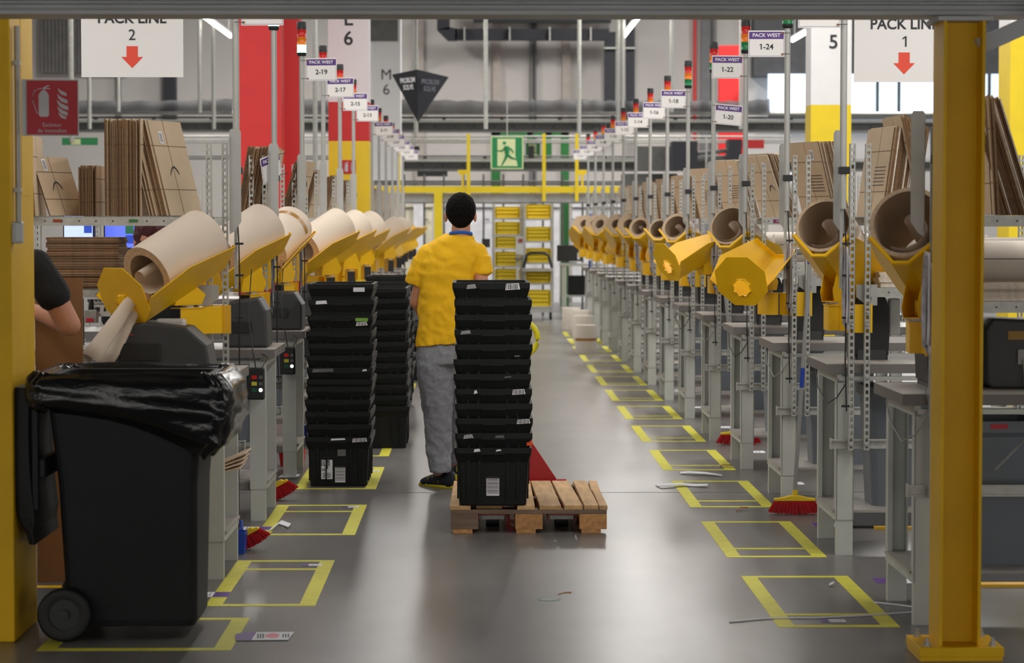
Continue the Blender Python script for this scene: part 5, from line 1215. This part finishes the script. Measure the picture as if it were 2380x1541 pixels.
for j in range(NV):
    v = j/(NV-1); r_ = []
    for i in range(NU):
        t = i/NU; p = superr(t, .36, .325)
        right = .5+.5*min(1, max(-1, p.x/.3)); low = 1.02-(.14+.17*right**1.6+.03*NZ.noise(Vector((t*14, 0, 1))))  # hem height
        if v < .2:   # inside fold going down into the bin
            k = v/.2; z = .93+.1*k**.5+.012*NZ.noise(Vector((t*20, 3, 1))); sc = .80+.17*k; q = p*sc
        else:
            k = (v-.2)/.8; z = 1.03-(1.03-low)*k; bulge = sin(pi*min(1, k*1.05))*(.02+.03*right)+.008; q = p*(.97+.03*min(1, k*6))+p.normalized()*bulge
            if k > .85: q -= p.normalized()*.045*(k-.85)/.15
        nn = NZ.noise(Vector((q.x*6+z*4, q.y*6, z*22)))*.022+NZ.noise(Vector((q.x*16-z*14, q.y*16, z*34+5)))*.011
        q = q+p.normalized()*nn; z += .01*NZ.noise(Vector((t*40, v*4, 7)))
        r_.append((q.x+.01, q.y, z))
    rings.append(r_)
m.loft(rings, cap=False); bag = m.build('bin_bag', BAG, None, (-1.355, 9.45, 0)); tag(bag, 'glossy black bin liner folded over the rim of the wheelie bin', 'bin bag')
# ================================================================ machine and papers on the nearest left table
st = ST[14]
t = thing('void_fill_machine', 'charcoal packing machine on the table below the big left paper roll', 'machine', (P(372, 800, 11.1).x, 11.1, .92))
MB().prism([(-.22, 0), (-.21, .12), (-.19, .2), (-.05, .225), (.14, .2), (.23, .12), (.25, .0)], .3, 'y', -.15).build('housing', MACH, t, bevel=.012)
MB().box(-.16, .02, -.158, -.15, .05, .13).build('front_panel', BLACKP, t, bevel=.003); MB().box(-.14, -.1, -.155, -.15, .165, .172).build('amber_lamp', ORL, t)
p = P(383, 755, 10.95); t = thing('plastic_bottle', 'milky plastic container hanging under the yellow stand of the nearest left roll', 'container', (p.x, 11.15, p.z-.03))
MB().box(-.065, .07, -.04, .04, -.02, .05).build('container_body', CLEARP, t, bevel=.012); MB().box(-.03, .0, -.02, .02, -.035, -.02).build('container_spout', CLEARP, t, bevel=.003)
t = thing('charcoal_cabinet', 'rounded charcoal machine cabinet behind the nearest left posts', 'machine', (P(580, 800, 13.15).x, 13.2, .92))
MB().prism([(-.13, 0), (-.15, .1), (-.1, .25), (.06, .27), (.1, .2), (.11, 0)], .3, 'y', -.15).build('housing', MACH, t, bevel=.015); MB().box(-.08, .02, -.156, -.15, .08, .14).build('vent', BLACKP, t)
for i, (px, Y) in enumerate(((700, 15.3), (770, 17.4))):
    t = thing('charcoal_cabinet', 'small charcoal machine on the %s left table' % ['third', 'fourth'][i], 'machine', (P(px, 0, Y).x-.1, Y, .92)); MB().prism([(-.13, 0), (-.13, .2), (-.08, .24), (.06, .24), (.11, .16), (.11, 0)], .3, 'y', -.15).build('housing', MACH, t, bevel=.015); MB().box(-.08, .02, -.156, -.15, .08, .14).build('vent', BLACKP, t)
# kraft strands pulled through the hub
def strand(pts, widths, nm, label):
    rings = []
    n = len(pts)
    for i, (px, py, Y) in enumerate(pts):
        c = P(px, py, Y); a = P(pts[min(i+1, n-1)][0], pts[min(i+1, n-1)][1], pts[min(i+1, n-1)][2])-P(pts[max(i-1, 0)][0], pts[max(i-1, 0)][1], pts[max(i-1, 0)][2]); a.normalize()
        s = a.cross(Vector((0, 1, 0))).normalized(); u = a.cross(s); w = widths[i]
        rings.append([c+s*w*cos(t)*1.0+u*w*.6*sin(t) for t in [(-.2+1.75*k/12)*pi for k in range(13)]])
    m = MB().loft(rings, closed=False, cap=False); o = m.build(nm, KRAFT); o.modifiers.new('t', 'SOLIDIFY').thickness = .0015; return tag(o, label, 'kraft paper')
strand([(316, 676, 10.99), (300, 705, 10.95), (262, 760, 10.9), (230, 805, 10.85), (208, 836, 10.8)], [.022, .03, .036, .04, .044], 'paper_strand', 'tube of crumpled kraft paper pulled down from the nearest left holder')
strand([(318, 680, 11.0), (318, 715, 10.98), (290, 765, 10.95), (265, 815, 10.95), (240, 850, 10.95)], [.018, .024, .03, .032, .034], 'paper_strand', 'second strand of kraft paper hanging right of the crumpled tube')
# big brown sheet behind the bin
p = P(142, 740, 10.7); o = MB().box(-.115, .095, 0, .012, 0, P(142, 646, 10.7).z).build('cardboard_sheet', CARDD, None, (p.x, 10.7, 0)); tag(o, 'large upright brown cardboard sheet beside the worker with the bent arm', 'cardboard')
# shelf labels of the nearest left shelf, papers
for (px, py, mm, n, l) in ((133, 512, ORL, 'rust red', 'left'), (310, 512, GRL, 'green', 'right')):
    p = P(px, py, 11.46); o = MB().box(-.021, .021, -.001, .001, -.007, .007).build('shelf_tag', mm, None, (p.x, 11.463, 1.604)); tag(o, 'small %s label on the nearest left shelf edge' % n, 'label')
p = P(242, 708, 11.4); t = thing('caution_sheet', 'white sheet printed CAUTION with hazard symbols behind the kraft strands', 'paper', (p.x, 11.2, p.z), radians(3))
MB().box(-.062, .062, 0, .002, -.048, .04).build('sheet', PAPER, t); text('CAUTION', .013, INK, t, (0, -.001, .01))
q = MB(); [q.box(-.045+i*.006, -.045+i*.006+.003*(1+(i % 3 == 0)*.6), -.001, 0, .02, .032) for i in range(15)]; q.build('barcode', INK, t)
MB().prism([(-.01, -.025), (.01, -.025), (.012, -.005), (-.012, -.005)], .001, 'y', -.001).build('hazard_symbol', INK, t); MB().prism([(.028, -.024), (.04, -.024), (.038, -.008), (.034, -.003), (.03, -.01)], .001, 'y', -.001).build('flame_symbol', INK, t)
p = P(212, 735, 11.2); t = thing('card_terminal', 'small grey box with a red display under the nearest left lower shelf', 'scanner', (p.x, 11.2, p.z))
MB().box(-.028, .03, -.03, .03, -.03, .03).build('housing', GALV, t, bevel=.003); MB().box(-.018, .014, -.034, -.03, -.024, -.008).build('red_display', mat('dim red display', (150, 30, 44), .3, emit=.4), t); MB().cap((0, 0, .03), (0, 0, .07), .014, .01).build('black_glove', BLACKP, t)
# monitors
for (a, b, c, d, Y, mm, l) in ((148, 216, 505, 533, 13.1, SCREENW, 'pale lit screen'), (243, 313, 524, 563, 13.25, SCREEN, 'blue lit screen')):
    A = P(a, d, Y); B = P(b, c, Y); t = thing('monitor', 'monitor with a %s behind the nearest left shelf' % l, 'monitor', ((A.x+B.x)/2, Y, (A.z+B.z)/2), radians(-8)); h = (B.x-A.x)/2; v = max(.075, (B.z-A.z)/2)
    MB().box(-h-.008, h+.008, .002, .03, -v-.01, v+.01).build('housing', BLACKP, t, bevel=.003); MB().box(-h, h, 0, .002, -v, v).build('screen', mm, t)
    MB().box(h*.4, h*.95, -.001, 0, -v*.7, -v*.1).build('screen_panel', mat('dark screen panel', (24, 62, 170), .3, emit=.7), t); MB().box(h*.4, h*.95, -.001, 0, 0, v*.6).build('screen_panel', mat('green screen panel', (20, 104, 74), .3, emit=.4), t)
    MB().box(-.015, .015, .03, .045, -(A.z+B.z)/2+.93, 0).build('stand', BLACKP, t)
# control boxes on the left table legs
for i, k in enumerate((1, 2, 3)):
    Yb = [13.57, 15.69, 17.81][i]; t = thing('control_box', 'black button box with red, yellow and green keys on the %s left table' % ['second', 'third', 'fourth'][i], 'control box', (-1.195, Yb-.735, .74), 0, 'button boxes on the left tables')
    MB().box(-.048, .045, -.02, .02, -.085, .085).build('housing', BLACKP, t, bevel=.008)
    for j, (m1, m2) in enumerate(((REDPL, CONV), (TAPE, CONV), (GREENP, WHITE))):
        z = .035-.034*j; MB().box(-.022, .006, -.024, -.02, z-.01, z+.01).build('key', m1 if j != 2 else mat('dark green key', (16, 84, 60), .5), t)
        l = MB(); l.X = Matrix.Translation((.026, -.02, z)) @ Matrix.Rotation(pi/2, 4, 'X'); l.lathe([(.0105, 0), (.0105, .004)], 14); l.build('indicator', mat('lit white indicator', (255, 255, 255), emit=1.5) if j == 2 else m2, t)
    MB().tube([(0, -.01, .085), (-.02, -.01, .2), (-.05, .1, .35), (-.05, .3, .6)], .003, 5).build('cable', CABLE, t)
    MB().tube([(.03, 0, .08), (.06, .02, .14), (.02, .04, .16), (-.06, .1, .13)], .0025, 5).build('thin_cable', CABLE, t)
# flats leaning in the nearest left table frame
for i in range(4):
    p = P(525+3*i, 1028, 11.0); o = MB().box(-.05, .11, -.14, .14, 0, .006).build('flattened_box', CARD, None, (p.x-.03, 11.0+.05*i, .46+.012*i), (0, radians(-14-3*i), 0)); tag(o, '%s brown cardboard sheet from below, stuck between the nearest left table legs' % ordn(i), 'cardboard', 'cardboard between the left table legs')
# ================================================================ brooms and dustpans
def broom(x, y, w, h, hz, label, handle=None, htop=None, hm=GALV, blue=False, lean=(0, 0), rz=0, fan=1.25):
    t = thing('broom', label, 'broom', (x, y, 0), rz)
    m = MB(); random.seed(3)
    n = 46
    for r in range(5):
        for i in range(n):
            u = (i/(n-1)-.5); x0 = u*w*.92; x1 = u*w*fan+random.uniform(-.004, .004); y0 = (r-2)*.008; y1 = y0*1.8+random.uniform(-.004, .004); z0 = hz; z1 = random.uniform(0, .01)+.012*(abs(u)*2)**3; e = .0022
            m.add([(x0-e, y0, z0), (x0+e, y0, z0), (x1+e, y1, z1), (x1-e, y1, z1), (x0, y0-e, z0), (x0, y0+e, z0), (x1, y1+e, z1), (x1, y1-e, z1)], [(0, 1, 2, 3), (4, 5, 6, 7)])
    b = m.build('bristles', BRIST, t); b['kind'] = 'stuff'
    pr = [(-w*.5, hz-.01), (w*.5, hz-.01), (w*.5, hz+.004), (w*.28, hz+.01), (.03, hz+.02), (-.03, hz+.02), (-w*.28, hz+.01), (-w*.5, hz+.004)]
    MB().prism(pr, .04, 'y', -.02).build('broom_head', BROOMY, t, bevel=.004); 
    if handle: MB().tube([(0, 0, hz+.01), (lean[0]*.04, lean[1]*.04, hz+.05)], .015, 10).build('socket', BROOMY, t)
    else: t.rotation_euler = (0, radians(-28), rz); t.location.z = .02
    if handle:
        e = Vector((lean[0], lean[1], handle)); s = Vector((0, 0, hz+.05)); MB().tube([s, e], .0115, 10).build('handle', hm, t)
        if blue: d = (e-s).normalized(); MB().tube([e-d*.1, e], .0135, 10).build('handle_cap', BLUEPL, t); MB().tube([s.lerp(e, .42), s.lerp(e, .5)], .0119, 10).build('handle_label', BLUEPL, t)
    return t
p = F(1847, 1196); broom(p.x, p.y, .225, None, .085, 'red broom with yellow head and long grey handle leaning on the right tables', 1.47, hm=CABLEW, blue=True, lean=(.08, .0))
p = F(1717, 1034); broom(p.x, p.y, .26, None, .085, 'red broom with grey handle half hidden behind the fourth right table', 1.34, hm=CABLEW, lean=(-.13, 0), rz=.1)
p = F(592, 1278); broom(p.x, p.y, .12, None, .07, 'small red brush with yellow back beside the blue dustpan', None, rz=-.1, fan=1.5)
p = F(662, 1163); broom(p.x, p.y, .12, None, .08, 'red brush with yellow back beside the third left table', None, rz=-.1, fan=1.5)
p = F(548, 1275); o = MB().tube([(0, .1, 0), (0, .1, .62)], .01, 8).build('black_handle', BLACKP, None, (p.x, p.y, 0)); tag(o, 'thin black broom stick standing beside the nearest left table leg', 'handle')
def dustpan(px, py, w, mm, label):
    p = F(px, py); t = thing('dustpan', label, 'dustpan', (p.x, p.y+.06, 0))
    m = MB(); h = w/2; m.loft([[(-h*.85, -.06, 0), (h*.85, -.06, 0), (h*.85, .06, 0), (-h*.85, .06, 0)], [(-h, -.07, .1), (h, -.07, .1), (h, .08, .1), (-h, .08, .1)], [(-h+.004, -.066, .1), (h-.004, -.066, .1), (h-.004, .076, .1), (-h+.004, .076, .1)], [(-h*.85+.004, -.056, .006), (h*.85-.004, -.056, .006), (h*.85-.004, .056, .006), (-h*.85+.004, .056, .006)]], smooth=False)
    m.build('pan', mm, t); MB().tube([(-h*.3, .08, .1), (-h*.2, .1, .14), (h*.2, .1, .14), (h*.3, .08, .1)], .008, 6).build('pan_handle', mm, t); return t
dustpan(549, 1288, .085, BLUEPL, 'blue dustpan beside the nearest left table leg'); dustpan(678, 1084, .17, REDPL, 'red dustpan under the third left table'); 
p = F(705, 1020); o = MB().box(-.05, .05, -.02, .02, 0, .1).build('blue_pan', BLUEPL, None, (p.x-.02, p.y, 0)); tag(o, 'blue plastic pan behind the legs of the fourth left table', 'dustpan')
# ================================================================ standing paper rolls at the far end of the right lane
for i, (px, py, h, dsc) in enumerate(((1363, 822, .345, 'nearest, banded with brown tape'), (1360, 800, .36, 'second from the front'), (1358, 786, .36, 'third from the front'), (1334, 774, .33, 'farthest'))):
    p = F(px, py); p.y += .3*i; t = thing('standing_roll', 'pale paper roll standing on the floor by the right row, '+dsc, 'paper roll', (p.x-.02*i*0, p.y+.13, 0), 0, 'paper rolls standing on the floor')
    m = MB(); n = 28; m.lathe([(.132, 0), (.134, .01), (.134, h-.01), (.13, h), (.04, h), (.04, h-.05)], n, smooth=True); m.build('roll_body', CREAMROLL, t)
    if i == 0: MB().lathe([(.1355, h*.44), (.1355, h*.54)], n, cap=False).build('brown_tape', TAPEB, t)
# pale cartons and low boxes left of the man
for i, (a, b, c, d, Y, mm) in enumerate(((944, 975, 722, 745, 27, CONV), (940, 970, 745, 763, 27.3, CREAMROLL))):
    A = P(a, d, Y); B = P(b, c, Y); t = thing('grey_box', ['grey plastic box left of the man far down the aisle', 'pale carton below the grey box far down the aisle'][i], 'box', ((A.x+B.x)/2, Y, 0)); h = (B.x-A.x)/2
    MB().box(-h, h, 0, .4, 0 if i else A.z, B.z).build('box_body', mm, t, bevel=.01); MB().box(-h-.01, h+.01, -.01, .41, B.z-.02, B.z).build('lid', CONV, t)
    if not i: MB().box(-h, h, .05, .35, 0, A.z).build('stand', DKGREY, t)
